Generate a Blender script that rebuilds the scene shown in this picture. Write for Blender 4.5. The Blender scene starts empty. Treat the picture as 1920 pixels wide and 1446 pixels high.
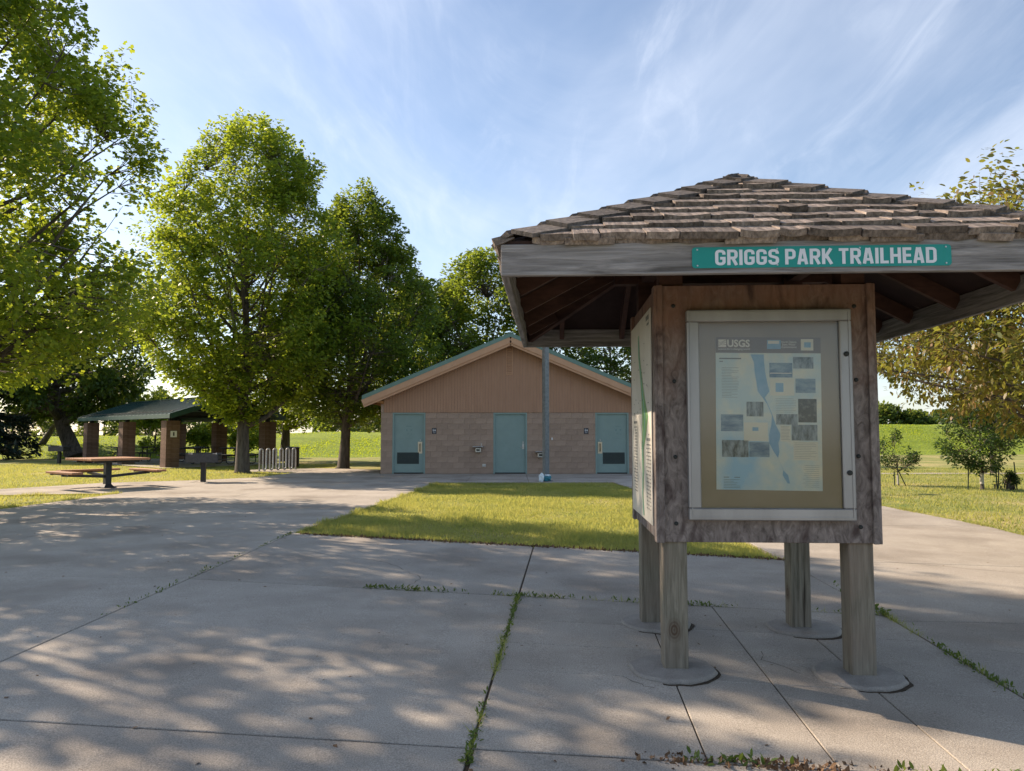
import bpy, bmesh, math, random
import numpy as np
from mathutils import Vector, Matrix

S = bpy.context.scene
COL = S.collection
R = math.radians
rnd = random.Random(7)

# ------------------------------------------------------------------ camera
CAM_H = 1.42
cd = bpy.data.cameras.new('camera'); cam = bpy.data.objects.new('camera', cd); COL.objects.link(cam)
cam.location = (0, 0, CAM_H); cam.rotation_euler = (R(90 + 3.75), 0, 0)
cd.sensor_width = 36.0; cd.lens = 26.03; cd.clip_start = 0.05; cd.clip_end = 3000
S.camera = cam

# ------------------------------------------------------------------ sky
SUN_EL, SUN_AZ = 33.5, -59.0            # azimuth measured from +Y towards +X
w = bpy.data.worlds.new('World'); S.world = w; w.use_nodes = True
nt = w.node_tree; nt.nodes.clear()
def N(nt, t, **k):
    n = nt.nodes.new(t)
    for a, v in k.items(): setattr(n, a, v)
    return n
L = lambda nt, a, b: nt.links.new(a, b)
sky = N(nt, 'ShaderNodeTexSky'); sky.sky_type = 'NISHITA'; sky.sun_disc = False
sky.sun_elevation = R(SUN_EL); sky.sun_rotation = R(SUN_AZ); sky.altitude = 280
sky.air_density = 1.0; sky.dust_density = 0.9; sky.ozone_density = 1.4
tc = N(nt, 'ShaderNodeTexCoord'); sx = N(nt, 'ShaderNodeSeparateXYZ'); L(nt, tc.outputs['Generated'], sx.inputs[0])
zz = N(nt, 'ShaderNodeMath', operation='MAXIMUM'); L(nt, sx.outputs[2], zz.inputs[0]); zz.inputs[1].default_value = 0.0
za = N(nt, 'ShaderNodeMath', operation='ADD'); L(nt, zz.outputs[0], za.inputs[0]); za.inputs[1].default_value = 0.22
dx = N(nt, 'ShaderNodeMath', operation='DIVIDE'); L(nt, sx.outputs[0], dx.inputs[0]); L(nt, za.outputs[0], dx.inputs[1])
dy = N(nt, 'ShaderNodeMath', operation='DIVIDE'); L(nt, sx.outputs[1], dy.inputs[0]); L(nt, za.outputs[0], dy.inputs[1])
cx = N(nt, 'ShaderNodeCombineXYZ'); L(nt, dx.outputs[0], cx.inputs[0]); L(nt, dy.outputs[0], cx.inputs[1])
def cloud(rot, scl, scale, detail, lo, hi, dist=0.6, off=(0, 0, 0)):
    m = N(nt, 'ShaderNodeMapping'); m.inputs['Rotation'].default_value = (0, 0, R(rot)); m.inputs['Scale'].default_value = scl
    m.inputs['Location'].default_value = off
    L(nt, cx.outputs[0], m.inputs[0])
    n = N(nt, 'ShaderNodeTexNoise'); n.inputs['Scale'].default_value = scale; n.inputs['Detail'].default_value = detail
    n.inputs['Roughness'].default_value = 0.62; n.inputs['Distortion'].default_value = dist
    L(nt, m.outputs[0], n.inputs['Vector'])
    r = N(nt, 'ShaderNodeMapRange'); r.interpolation_type = 'SMOOTHSTEP'
    r.inputs['From Min'].default_value = lo; r.inputs['From Max'].default_value = hi
    L(nt, n.outputs['Fac'], r.inputs['Value']); return r.outputs[0]
c1 = cloud(-38, (1.0, 0.45, 1), 1.2, 8, 0.40, 0.84, 0.7)
c2 = cloud(25, (0.8, 0.5, 1), 0.8, 6, 0.36, 0.9, 0.4, (3, 1, 0))
c3 = cloud(-50, (2.4, 0.8, 1), 2.6, 8, 0.48, 0.95, 1.0, (1, 7, 0))
s1 = N(nt, 'ShaderNodeMath', operation='ADD'); L(nt, c1, s1.inputs[0]); L(nt, c2, s1.inputs[1])
s2 = N(nt, 'ShaderNodeMath', operation='MULTIPLY_ADD'); L(nt, c3, s2.inputs[0]); s2.inputs[1].default_value = 0.6; L(nt, s1.outputs[0], s2.inputs[2])
s3 = N(nt, 'ShaderNodeMath', operation='MULTIPLY'); s3.use_clamp = True; L(nt, s2.outputs[0], s3.inputs[0]); s3.inputs[1].default_value = 0.56
mx = N(nt, 'ShaderNodeMix', data_type='RGBA'); L(nt, s3.outputs[0], mx.inputs['Factor'])
L(nt, sky.outputs[0], mx.inputs['A']); mx.inputs['B'].default_value = (6.3, 6.7, 7.5, 1)
bg = N(nt, 'ShaderNodeBackground'); bg.inputs['Strength'].default_value = 0.094
L(nt, mx.outputs['Result'], bg.inputs['Color'])
wo = N(nt, 'ShaderNodeOutputWorld'); L(nt, bg.outputs[0], wo.inputs[0])

# ------------------------------------------------------------------ sun
sd = bpy.data.lights.new('sun', 'SUN'); sd.energy = 5.0; sd.angle = R(0.53); sd.color = (1.0, 0.80, 0.60)
so = bpy.data.objects.new('sun', sd); COL.objects.link(so)
sv = Vector((math.sin(R(SUN_AZ)) * math.cos(R(SUN_EL)), math.cos(R(SUN_AZ)) * math.cos(R(SUN_EL)), math.sin(R(SUN_EL))))
so.rotation_euler = sv.to_track_quat('Z', 'Y').to_euler(); so.location = sv * 60

S.view_settings.view_transform = 'Standard'; S.view_settings.look = 'None'
S.view_settings.gamma = 1.0; S.view_settings.exposure = 0.95

# ================================================================== helpers
def gz(x, y):
    """paving falls about 2 % to the right in the foreground"""
    f = min(1.0, max(0.0, (18.0 - y) / 9.0)); f = f * f * (3 - 2 * f)
    return -0.02 * min(9.0, max(-4.0, x)) * f

def tag(o, label=None, cat=None, group=None, kind=None):
    if label: o['label'] = label
    if cat: o['category'] = cat
    if group: o['group'] = group
    if kind: o['kind'] = kind
    return o
def thing(name, label, cat, loc=(0, 0, 0), rz=0.0, group=None):
    o = bpy.data.objects.new(name, None); COL.objects.link(o); o.empty_display_size = 0.2
    o.location = loc; o.rotation_euler = (0, 0, rz)
    return tag(o, label, cat, group)
def link(name, me, parent=None, mat=None, loc=None):
    o = bpy.data.objects.new(name, me); COL.objects.link(o)
    if parent is not None: o.parent = parent
    if mat is not None and len(me.materials) == 0: me.materials.append(mat)
    if loc is not None: o.location = loc
    return o
def copy_tree(o, parent=None):
    c = o.copy(); COL.objects.link(c); c.parent = parent
    for ch in list(o.children): copy_tree(ch, c)
    return c

class MB:
    def __init__(s): s.v = []; s.f = []; s.smooth = False
    def add(s, vs, fs):
        b = len(s.v); s.v += [tuple(v) for v in vs]; s.f += [tuple(i + b for i in f) for f in fs]; return s
    def box(s, c, d, M=None, bev=0.0):
        x, y, z = d[0] / 2, d[1] / 2, d[2] / 2
        if bev <= 0:
            vs = [Vector((a * x, b * y, e * z)) for a in (-1, 1) for b in (-1, 1) for e in (-1, 1)]
            fs = [(0, 1, 3, 2), (4, 6, 7, 5), (0, 4, 5, 1), (2, 3, 7, 6), (0, 2, 6, 4), (1, 5, 7, 3)]
        else:
            bm = bmesh.new(); bmesh.ops.create_cube(bm, size=1)
            for v in bm.verts: v.co = Vector((v.co.x * d[0], v.co.y * d[1], v.co.z * d[2]))
            bmesh.ops.bevel(bm, geom=bm.edges[:], offset=bev, segments=1, affect='EDGES')
            bm.verts.index_update(); vs = [v.co.copy() for v in bm.verts]; fs = [tuple(v.index for v in f.verts) for f in bm.faces]; bm.free()
        if M is not None: vs = [M @ v for v in vs]
        c = Vector(c); return s.add([v + c for v in vs], fs)
    def bar(s, a, b, wd, ht, up=(0, 0, 1)):
        """rectangular bar from a to b, wd across, ht along up"""
        a, b = Vector(a), Vector(b); d = (b - a); l = d.length; d.normalize(); u = Vector(up)
        r = d.cross(u); r.normalize(); u = r.cross(d)
        vs = [p + r * (i * wd / 2) + u * (j * ht / 2) for p in (a, b) for i, j in ((-1, -1), (1, -1), (1, 1), (-1, 1))]
        return s.add(vs, [(0, 3, 2, 1), (4, 5, 6, 7), (0, 1, 5, 4), (1, 2, 6, 5), (2, 3, 7, 6), (3, 0, 4, 7)])
    def tube(s, pts, rad, n=8, cap=True, jit=0.0, rg=None):
        pts = [Vector(p) for p in pts]; b = len(s.v); m = len(pts)
        if not hasattr(rad, '__len__'): rad = [rad] * m
        ref = Vector((0.3, 0.9, 0.2))
        for i, p in enumerate(pts):
            d = (pts[min(i + 1, m - 1)] - pts[max(i - 1, 0)]); d.normalize()
            if abs(d.dot(ref)) > 0.95: ref = Vector((0.9, -0.2, 0.3))
            u = d.cross(ref); u.normalize(); v = d.cross(u)
            for k in range(n):
                a = 2 * math.pi * k / n; rr = rad[i] * (1 + (rg.uniform(-jit, jit) if jit else 0))
                s.v.append(tuple(p + u * (math.cos(a) * rr) + v * (math.sin(a) * rr)))
        for i in range(m - 1):
            for k in range(n):
                k2 = (k + 1) % n
                s.f.append((b + i * n + k, b + i * n + k2, b + (i + 1) * n + k2, b + (i + 1) * n + k))
        if cap:
            s.f.append(tuple(b + k for k in reversed(range(n)))); s.f.append(tuple(b + (m - 1) * n + k for k in range(n)))
        return s
    def lathe(s, prof, n=24, c=(0, 0, 0), jit=None):
        b = len(s.v); m = len(prof)
        for i, (r, z) in enumerate(prof):
            for k in range(n):
                a = 2 * math.pi * k / n; q = 1 + (jit[k] if jit else 0)
                s.v.append((c[0] + r * q * math.cos(a), c[1] + r * q * math.sin(a), c[2] + z))
        for i in range(m - 1):
            for k in range(n):
                k2 = (k + 1) % n; s.f.append((b + i * n + k, b + i * n + k2, b + (i + 1) * n + k2, b + (i + 1) * n + k))
        s.f.append(tuple(b + k for k in reversed(range(n)))); s.f.append(tuple(b + (m - 1) * n + k for k in range(n)))
        return s
    def mesh(s, name, mat=None, smooth=False):
        me = bpy.data.meshes.new(name); me.from_pydata(s.v, [], s.f); me.update()
        if mat is not None: me.materials.append(mat)
        if smooth or s.smooth: me.polygons.foreach_set('use_smooth', [True] * len(me.polygons))
        return me
    def build(s, name, mat, parent=None, smooth=False, loc=None):
        return link(name, s.mesh(name, mat, smooth), parent, None, loc)

# ------------------------------------------------------------------ materials
MATS = {}
def mat(name, col, col2=None, rough=0.8, scale=8.0, stretch=(1, 1, 1), detail=6, bump=0.0, bscale=None, metal=0.0,
        lo=0.35, hi=0.65, coord='Object', spec=0.3, col3=None, s3=1.5, lo3=0.45, hi3=0.7, dist=0.0, fine=None, rand=None):
    m = bpy.data.materials.new(name); m.use_nodes = True; t = m.node_tree; b = t.nodes['Principled BSDF']
    b.inputs['Roughness'].default_value = rough; b.inputs['Metallic'].default_value = metal
    b.inputs['Specular IOR Level'].default_value = spec
    MATS[name] = m
    c = lambda q: (q[0], q[1], q[2], 1)
    b.inputs['Base Color'].default_value = c(col)
    if col2 is None and bump == 0: return m
    tcn = N(t, 'ShaderNodeTexCoord'); mp = N(t, 'ShaderNodeMapping'); mp.inputs['Scale'].default_value = stretch
    L(t, tcn.outputs[coord], mp.inputs[0])
    n = N(t, 'ShaderNodeTexNoise'); n.inputs['Scale'].default_value = scale; n.inputs['Detail'].default_value = detail
    n.inputs['Roughness'].default_value = 0.65; n.inputs['Distortion'].default_value = dist
    L(t, mp.outputs[0], n.inputs['Vector'])
    out = None
    if col2 is not None:
        r = N(t, 'ShaderNodeMapRange'); r.inputs['From Min'].default_value = lo; r.inputs['From Max'].default_value = hi
        L(t, n.outputs['Fac'], r.inputs['Value'])
        x = N(t, 'ShaderNodeMix', data_type='RGBA'); L(t, r.outputs[0], x.inputs['Factor'])
        x.inputs['A'].default_value = c(col); x.inputs['B'].default_value = c(col2); out = x.outputs['Result']
        if col3 is not None:
            n3 = N(t, 'ShaderNodeTexNoise'); n3.inputs['Scale'].default_value = s3; n3.inputs['Detail'].default_value = 5
            L(t, tcn.outputs[coord], n3.inputs['Vector'])
            r3 = N(t, 'ShaderNodeMapRange'); r3.inputs['From Min'].default_value = lo3; r3.inputs['From Max'].default_value = hi3
            L(t, n3.outputs['Fac'], r3.inputs['Value'])
            x3 = N(t, 'ShaderNodeMix', data_type='RGBA'); L(t, r3.outputs[0], x3.inputs['Factor'])
            L(t, out, x3.inputs['A']); x3.inputs['B'].default_value = c(col3); out = x3.outputs['Result']
        if fine is not None:       # fine speckle multiplied over the colour
            nf = N(t, 'ShaderNodeTexNoise'); nf.inputs['Scale'].default_value = fine[0]; nf.inputs['Detail'].default_value = 3
            L(t, tcn.outputs[coord], nf.inputs['Vector'])
            rf = N(t, 'ShaderNodeMapRange'); rf.inputs['From Min'].default_value = 0.3; rf.inputs['From Max'].default_value = 0.7
            rf.inputs['To Min'].default_value = fine[1]; rf.inputs['To Max'].default_value = fine[2]
            L(t, nf.outputs['Fac'], rf.inputs['Value'])
            xf = N(t, 'ShaderNodeMix', data_type='RGBA', blend_type='MULTIPLY'); xf.inputs['Factor'].default_value = 1.0
            L(t, out, xf.inputs['A']); L(t, rf.outputs[0], xf.inputs['B']); out = xf.outputs['Result']
        if rand is not None:       # piece-to-piece variation
            oi = N(t, 'ShaderNodeObjectInfo'); ro = N(t, 'ShaderNodeMapRange'); ro.inputs['To Min'].default_value = rand[0]; ro.inputs['To Max'].default_value = rand[1]
            L(t, oi.outputs['Random'], ro.inputs['Value'])
            xo = N(t, 'ShaderNodeMix', data_type='RGBA', blend_type='MULTIPLY'); xo.inputs['Factor'].default_value = 1.0
            L(t, out, xo.inputs['A']); L(t, ro.outputs[0], xo.inputs['B']); out = xo.outputs['Result']
        L(t, out, b.inputs['Base Color'])
    if bump:
        bn = N(t, 'ShaderNodeBump'); bn.inputs['Strength'].default_value = bump; bn.inputs['Distance'].default_value = 0.02
        if bscale:
            n2 = N(t, 'ShaderNodeTexNoise'); n2.inputs['Scale'].default_value = bscale; n2.inputs['Detail'].default_value = 4
            L(t, mp.outputs[0], n2.inputs['Vector']); L(t, n2.outputs['Fac'], bn.inputs['Height'])
        else: L(t, n.outputs['Fac'], bn.inputs['Height'])
        L(t, bn.outputs[0], b.inputs['Normal'])
    return m
def leafmat(name, a, b2, tr, trans=0.4, rough=0.45, patch=0.0, pscale=0.8):
    m = bpy.data.materials.new(name); m.use_nodes = True; t = m.node_tree; t.nodes.clear()
    g = N(t, 'ShaderNodeNewGeometry'); o = N(t, 'ShaderNodeOutputMaterial')
    fac = g.outputs['Random Per Island']
    if patch > 0:
        tcn = N(t, 'ShaderNodeTexCoord'); pn = N(t, 'ShaderNodeTexNoise'); pn.inputs['Scale'].default_value = pscale; pn.inputs['Detail'].default_value = 4
        L(t, tcn.outputs['Object'], pn.inputs['Vector'])
        rr = N(t, 'ShaderNodeMapRange'); rr.inputs['From Min'].default_value = 0.36; rr.inputs['From Max'].default_value = 0.64; L(t, pn.outputs['Fac'], rr.inputs['Value'])
        fm = N(t, 'ShaderNodeMix', data_type='FLOAT'); fm.inputs['Factor'].default_value = patch
        L(t, fac, fm.inputs['A']); L(t, rr.outputs[0], fm.inputs['B']); fac = fm.outputs['Result']
    x = N(t, 'ShaderNodeMix', data_type='RGBA'); L(t, fac, x.inputs['Factor'])
    x.inputs['A'].default_value = (*a, 1); x.inputs['B'].default_value = (*b2, 1)
    p = N(t, 'ShaderNodeBsdfPrincipled'); p.inputs['Roughness'].default_value = rough; p.inputs['Specular IOR Level'].default_value = 0.3
    L(t, x.outputs['Result'], p.inputs['Base Color'])
    tl = N(t, 'ShaderNodeBsdfTranslucent')
    y = N(t, 'ShaderNodeMix', data_type='RGBA'); L(t, g.outputs['Random Per Island'], y.inputs['Factor'])
    y.inputs['A'].default_value = (*tr, 1); y.inputs['B'].default_value = (tr[0] * 1.3, tr[1] * 1.12, tr[2], 1)
    L(t, y.outputs['Result'], tl.inputs['Color'])
    ms = N(t, 'ShaderNodeMixShader'); ms.inputs[0].default_value = trans
    L(t, p.outputs[0], ms.inputs[1]); L(t, tl.outputs[0], ms.inputs[2]); L(t, ms.outputs[0], o.inputs[0])
    return m

M_CONC = mat('concrete', (0.34, 0.308, 0.266), (0.425, 0.388, 0.338), rough=0.9, scale=1.3, detail=9, bump=0.35, bscale=160, coord='Object',
             col3=(0.225, 0.195, 0.163), s3=0.8, lo3=0.48, hi3=0.76, fine=(150, 0.62, 1.28), rand=(0.93, 1.05))
M_CONC2 = mat('concrete_footing', (0.25, 0.23, 0.21), (0.33, 0.31, 0.28), rough=0.9, scale=6, bump=0.4, bscale=90, fine=(200, 0.75, 1.15))
M_SOIL = mat('joint_soil', (0.035, 0.026, 0.018), (0.08, 0.06, 0.04), rough=1, scale=30)
M_LAWN = mat('lawn_ground', (0.12, 0.165, 0.03), (0.27, 0.26, 0.08), rough=1, scale=1.2, detail=10, bump=0.6, bscale=40,
             col3=(0.38, 0.32, 0.14), s3=0.35, lo3=0.45, hi3=0.7, fine=(30, 0.6, 1.3))
M_LEVEE = mat('levee_grass', (0.14, 0.205, 0.016), (0.22, 0.28, 0.03), rough=1, scale=0.9, stretch=(0.25, 1, 2.2), detail=10, bump=0.8, bscale=6, fine=(7, 0.6, 1.25))
M_BARK = mat('bark', (0.05, 0.042, 0.034), (0.14, 0.12, 0.10), rough=0.95, scale=9, stretch=(1, 1, 0.22), bump=1.0, detail=8)
M_TWIG = mat('twig', (0.06, 0.045, 0.035), (0.10, 0.08, 0.06), rough=0.9, scale=10)
M_BLOCK = mat('split_block', (0.35, 0.255, 0.195), (0.41, 0.30, 0.235), rough=0.95, scale=5, bump=0.4, bscale=70, fine=(120, 0.8, 1.15), rand=(0.9, 1.07))
M_MORT = mat('mortar', (0.28, 0.195, 0.15), (0.32, 0.225, 0.175), rough=1, scale=20)
M_SIDING = mat('siding', (0.385, 0.225, 0.148), (0.43, 0.258, 0.172), rough=0.85, scale=3, stretch=(4, 4, 0.5), bump=0.15)
M_TRIM = mat('tan_trim', (0.50, 0.30, 0.19), (0.55, 0.335, 0.215), rough=0.8, scale=3)
M_GREEN = mat('green_roof', (0.115, 0.205, 0.178), (0.14, 0.24, 0.208), rough=0.45, scale=2, spec=0.5)
M_DOOR = mat('door_paint', (0.225, 0.31, 0.292), (0.245, 0.335, 0.317), rough=0.55, scale=2.5)
M_DKGREEN = mat('shelter_roof', (0.018, 0.06, 0.058), (0.028, 0.078, 0.075), rough=0.35, scale=3, spec=0.5)
M_COLBLK = mat('column_block', (0.15, 0.095, 0.068), (0.215, 0.14, 0.105), rough=0.95, scale=4, bump=0.4, bscale=60, fine=(90, 0.8, 1.15), rand=(0.82, 1.12))
M_BLACK = mat('black_steel', (0.022, 0.024, 0.027), (0.04, 0.042, 0.046), rough=0.5, scale=20)
M_DKSTEEL = mat('dark_steel', (0.02, 0.024, 0.024), (0.03, 0.034, 0.034), rough=0.55, scale=6)
M_GALV = mat('galvanised', (0.36, 0.37, 0.38), (0.48, 0.49, 0.50), rough=0.5, scale=14, metal=0.25)
M_POLE = mat('pole_steel', (0.13, 0.15, 0.17), (0.20, 0.22, 0.24), rough=0.5, scale=12, metal=0.5)
M_STAIN = mat('stainless', (0.42, 0.42, 0.42), (0.5, 0.5, 0.5), rough=0.35, scale=10, metal=0.8)
M_ALU = mat('aluminium', (0.29, 0.29, 0.295), (0.37, 0.37, 0.38), rough=0.42, scale=4, stretch=(1, 1, 0.2), metal=0.55)
M_BRASS = mat('brass_plate', (0.62, 0.52, 0.36), (0.68, 0.58, 0.42), rough=0.4, scale=6, metal=0.3)
M_BRONZE = mat('bronze_handle', (0.20, 0.13, 0.07), rough=0.4, metal=0.5)
M_LOUV = mat('louvre_dark', (0.04, 0.055, 0.053), (0.06, 0.075, 0.072), rough=0.6, scale=30)
M_WHITE = mat('white_paint', (0.75, 0.75, 0.76), (0.8, 0.8, 0.8), rough=0.5, scale=8)
M_SIGN = mat('sign_green', (0.0, 0.23, 0.205), (0.004, 0.25, 0.225), rough=0.4, scale=3, spec=0.4)
M_SIGNTXT = mat('sign_letters', (0.62, 0.66, 0.72), (0.66, 0.70, 0.76), rough=0.5, scale=5)
M_NAVY = mat('navy_sign', (0.008, 0.012, 0.028), rough=0.5)
M_BENCH = mat('cedar_plank', (0.33, 0.165, 0.085), (0.43, 0.23, 0.125), rough=0.7, scale=6, stretch=(1, 1, 1), bump=0.1, rand=(0.8, 1.1))
M_SHING = mat('shake', (0.12, 0.098, 0.085), (0.36, 0.30, 0.26), rough=0.95, scale=26, stretch=(1.6, 0.22, 1), bump=0.8, detail=8,
              col3=(0.10, 0.08, 0.072), s3=2.2, lo3=0.50, hi3=0.78, rand=(0.42, 1.15))
M_HIPCAP = mat('hip_shake', (0.075, 0.065, 0.06), (0.17, 0.15, 0.137), rough=0.95, scale=30, bump=0.7, detail=8, rand=(0.7, 1.15))
M_FASC = mat('weathered_fascia', (0.085, 0.08, 0.078), (0.36, 0.345, 0.345), rough=0.9, scale=4.5, stretch=(0.5, 6, 9), detail=9, bump=0.5, lo=0.3, hi=0.7, dist=0.7)
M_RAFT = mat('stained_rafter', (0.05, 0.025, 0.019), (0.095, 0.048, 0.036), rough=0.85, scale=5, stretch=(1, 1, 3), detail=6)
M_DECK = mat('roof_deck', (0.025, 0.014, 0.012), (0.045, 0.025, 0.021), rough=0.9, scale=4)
M_TAN = mat('case_backing', (0.30, 0.25, 0.195), (0.345, 0.29, 0.23), rough=0.9, scale=3)
M_BAND = mat('poster_band', (0.20, 0.165, 0.15), rough=0.6)
M_PRINT = mat('poster_print', (0.54, 0.67, 0.69), (0.80, 0.77, 0.63), rough=0.6, scale=2.6, detail=4, lo=0.42, hi=0.6, col3=(0.36, 0.60, 0.76), s3=2.0, lo3=0.52, hi3=0.66)
M_PBLUE = mat('print_blue', (0.20, 0.40, 0.58), (0.28, 0.47, 0.64), rough=0.6, scale=14)
M_PCREAM = mat('print_cream', (0.72, 0.70, 0.58), (0.76, 0.74, 0.63), rough=0.6, scale=8)
M_PPHOTO = mat('print_photo', (0.05, 0.075, 0.095), (0.33, 0.40, 0.44), rough=0.6, scale=16, stretch=(2.0, 1, 0.8), detail=5, lo=0.36, hi=0.62)
M_PPHOTO2 = mat('print_photo_blue', (0.08, 0.17, 0.28), (0.32, 0.44, 0.52), rough=0.6, scale=14, stretch=(0.7, 1, 2.2), detail=5, lo=0.36, hi=0.64)
M_PDARK = mat('print_dark', (0.035, 0.045, 0.055), (0.16, 0.17, 0.17), rough=0.6, scale=30, detail=3, lo=0.5, hi=0.7)
M_PTXT = mat('print_text', (0.16, 0.17, 0.17), rough=0.7)
M_PWHITE = mat('print_white', (0.78, 0.75, 0.68), rough=0.6)
M_MAP = mat('map_print', (0.52, 0.50, 0.45), (0.60, 0.58, 0.53), rough=0.5, scale=4, detail=4)
M_MAPG = mat('map_green', (0.12, 0.27, 0.11), (0.20, 0.36, 0.16), rough=0.5, scale=10)
M_MAPB = mat('map_river', (0.20, 0.42, 0.44), rough=0.5)
M_BAG = mat('plastic_bag', (0.62, 0.72, 0.78), (0.75, 0.82, 0.86), rough=0.35, scale=10)
M_BAGB = mat('blue_bag', (0.03, 0.17, 0.24), (0.06, 0.25, 0.33), rough=0.35, scale=10)
M_STAKE = mat('stake', (0.03, 0.045, 0.03), rough=0.7)
M_WRAP = mat('trunk_wrap', (0.42, 0.40, 0.37), rough=0.8)
M_LITTER = mat('dead_leaves', (0.10, 0.055, 0.03), (0.22, 0.14, 0.08), rough=0.9, scale=40)
M_GRILL = mat('grill_iron', (0.045, 0.048, 0.056), (0.075, 0.078, 0.088), rough=0.6, scale=12)
M_BARREL = mat('barrel_brown', (0.035, 0.022, 0.017), (0.05, 0.033, 0.026), rough=0.6, scale=9)

def woodpost():
    m = mat('treated_post', (0.115, 0.108, 0.082), (0.27, 0.25, 0.20), rough=0.9, scale=7, stretch=(7, 7, 0.45), detail=9, bump=0.5, dist=0.5,
            col3=(0.22, 0.175, 0.14), s3=1.6, lo3=0.45, hi3=0.75)
    t = m.node_tree; b = t.nodes['Principled BSDF']; src = b.inputs['Base Color'].links[0].from_socket
    tcn = N(t, 'ShaderNodeTexCoord'); mp = N(t, 'ShaderNodeMapping'); mp.inputs['Scale'].default_value = (5.0, 5.0, 3.2)
    L(t, tcn.outputs['Object'], mp.inputs[0])
    v = N(t, 'ShaderNodeTexVoronoi'); v.inputs['Scale'].default_value = 1.0; L(t, mp.outputs[0], v.inputs['Vector'])
    wv = N(t, 'ShaderNodeMath', operation='SINE'); k = N(t, 'ShaderNodeMath', operation='MULTIPLY'); k.inputs[1].default_value = 90
    L(t, v.outputs['Distance'], k.inputs[0]); L(t, k.outputs[0], wv.inputs[0])
    r = N(t, 'ShaderNodeMapRange'); r.inputs['From Min'].default_value = 0.10; r.inputs['From Max'].default_value = 0.26
    r.inputs['To Min'].default_value = 1; r.inputs['To Max'].default_value = 0
    L(t, v.outputs['Distance'], r.inputs['Value'])
    wr = N(t, 'ShaderNodeMapRange'); wr.inputs['From Min'].default_value = -1; wr.inputs['To Min'].default_value = 0.45; wr.inputs['To Max'].default_value = 1.0
    L(t, wv.outputs[0], wr.inputs['Value'])
    f = N(t, 'ShaderNodeMath', operation='MULTIPLY'); L(t, r.outputs[0], f.inputs[0]); L(t, wr.outputs[0], f.inputs[1])
    x = N(t, 'ShaderNodeMix', data_type='RGBA'); L(t, f.outputs[0], x.inputs['Factor']); L(t, src, x.inputs['A'])
    x.inputs['B'].default_value = (0.085, 0.055, 0.036, 1)
    ms = N(t, 'ShaderNodeMapping'); ms.inputs['Scale'].default_value = (26, 26, 0.7); L(t, tcn.outputs['Object'], ms.inputs[0])
    ns_ = N(t, 'ShaderNodeTexNoise'); ns_.inputs['Scale'].default_value = 1.0; ns_.inputs['Detail'].default_value = 3; L(t, ms.outputs[0], ns_.inputs['Vector'])
    rs = N(t, 'ShaderNodeMapRange'); rs.inputs['From Min'].default_value = 0.63; rs.inputs['From Max'].default_value = 0.68; L(t, ns_.outputs['Fac'], rs.inputs['Value'])
    xs_ = N(t, 'ShaderNodeMix', data_type='RGBA'); L(t, rs.outputs[0], xs_.inputs['Factor']); L(t, x.outputs['Result'], xs_.inputs['A']); xs_.inputs['B'].default_value = (0.05, 0.04, 0.03, 1)
    L(t, xs_.outputs['Result'], b.inputs['Base Color'])
    return m
M_POST = woodpost()

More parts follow.
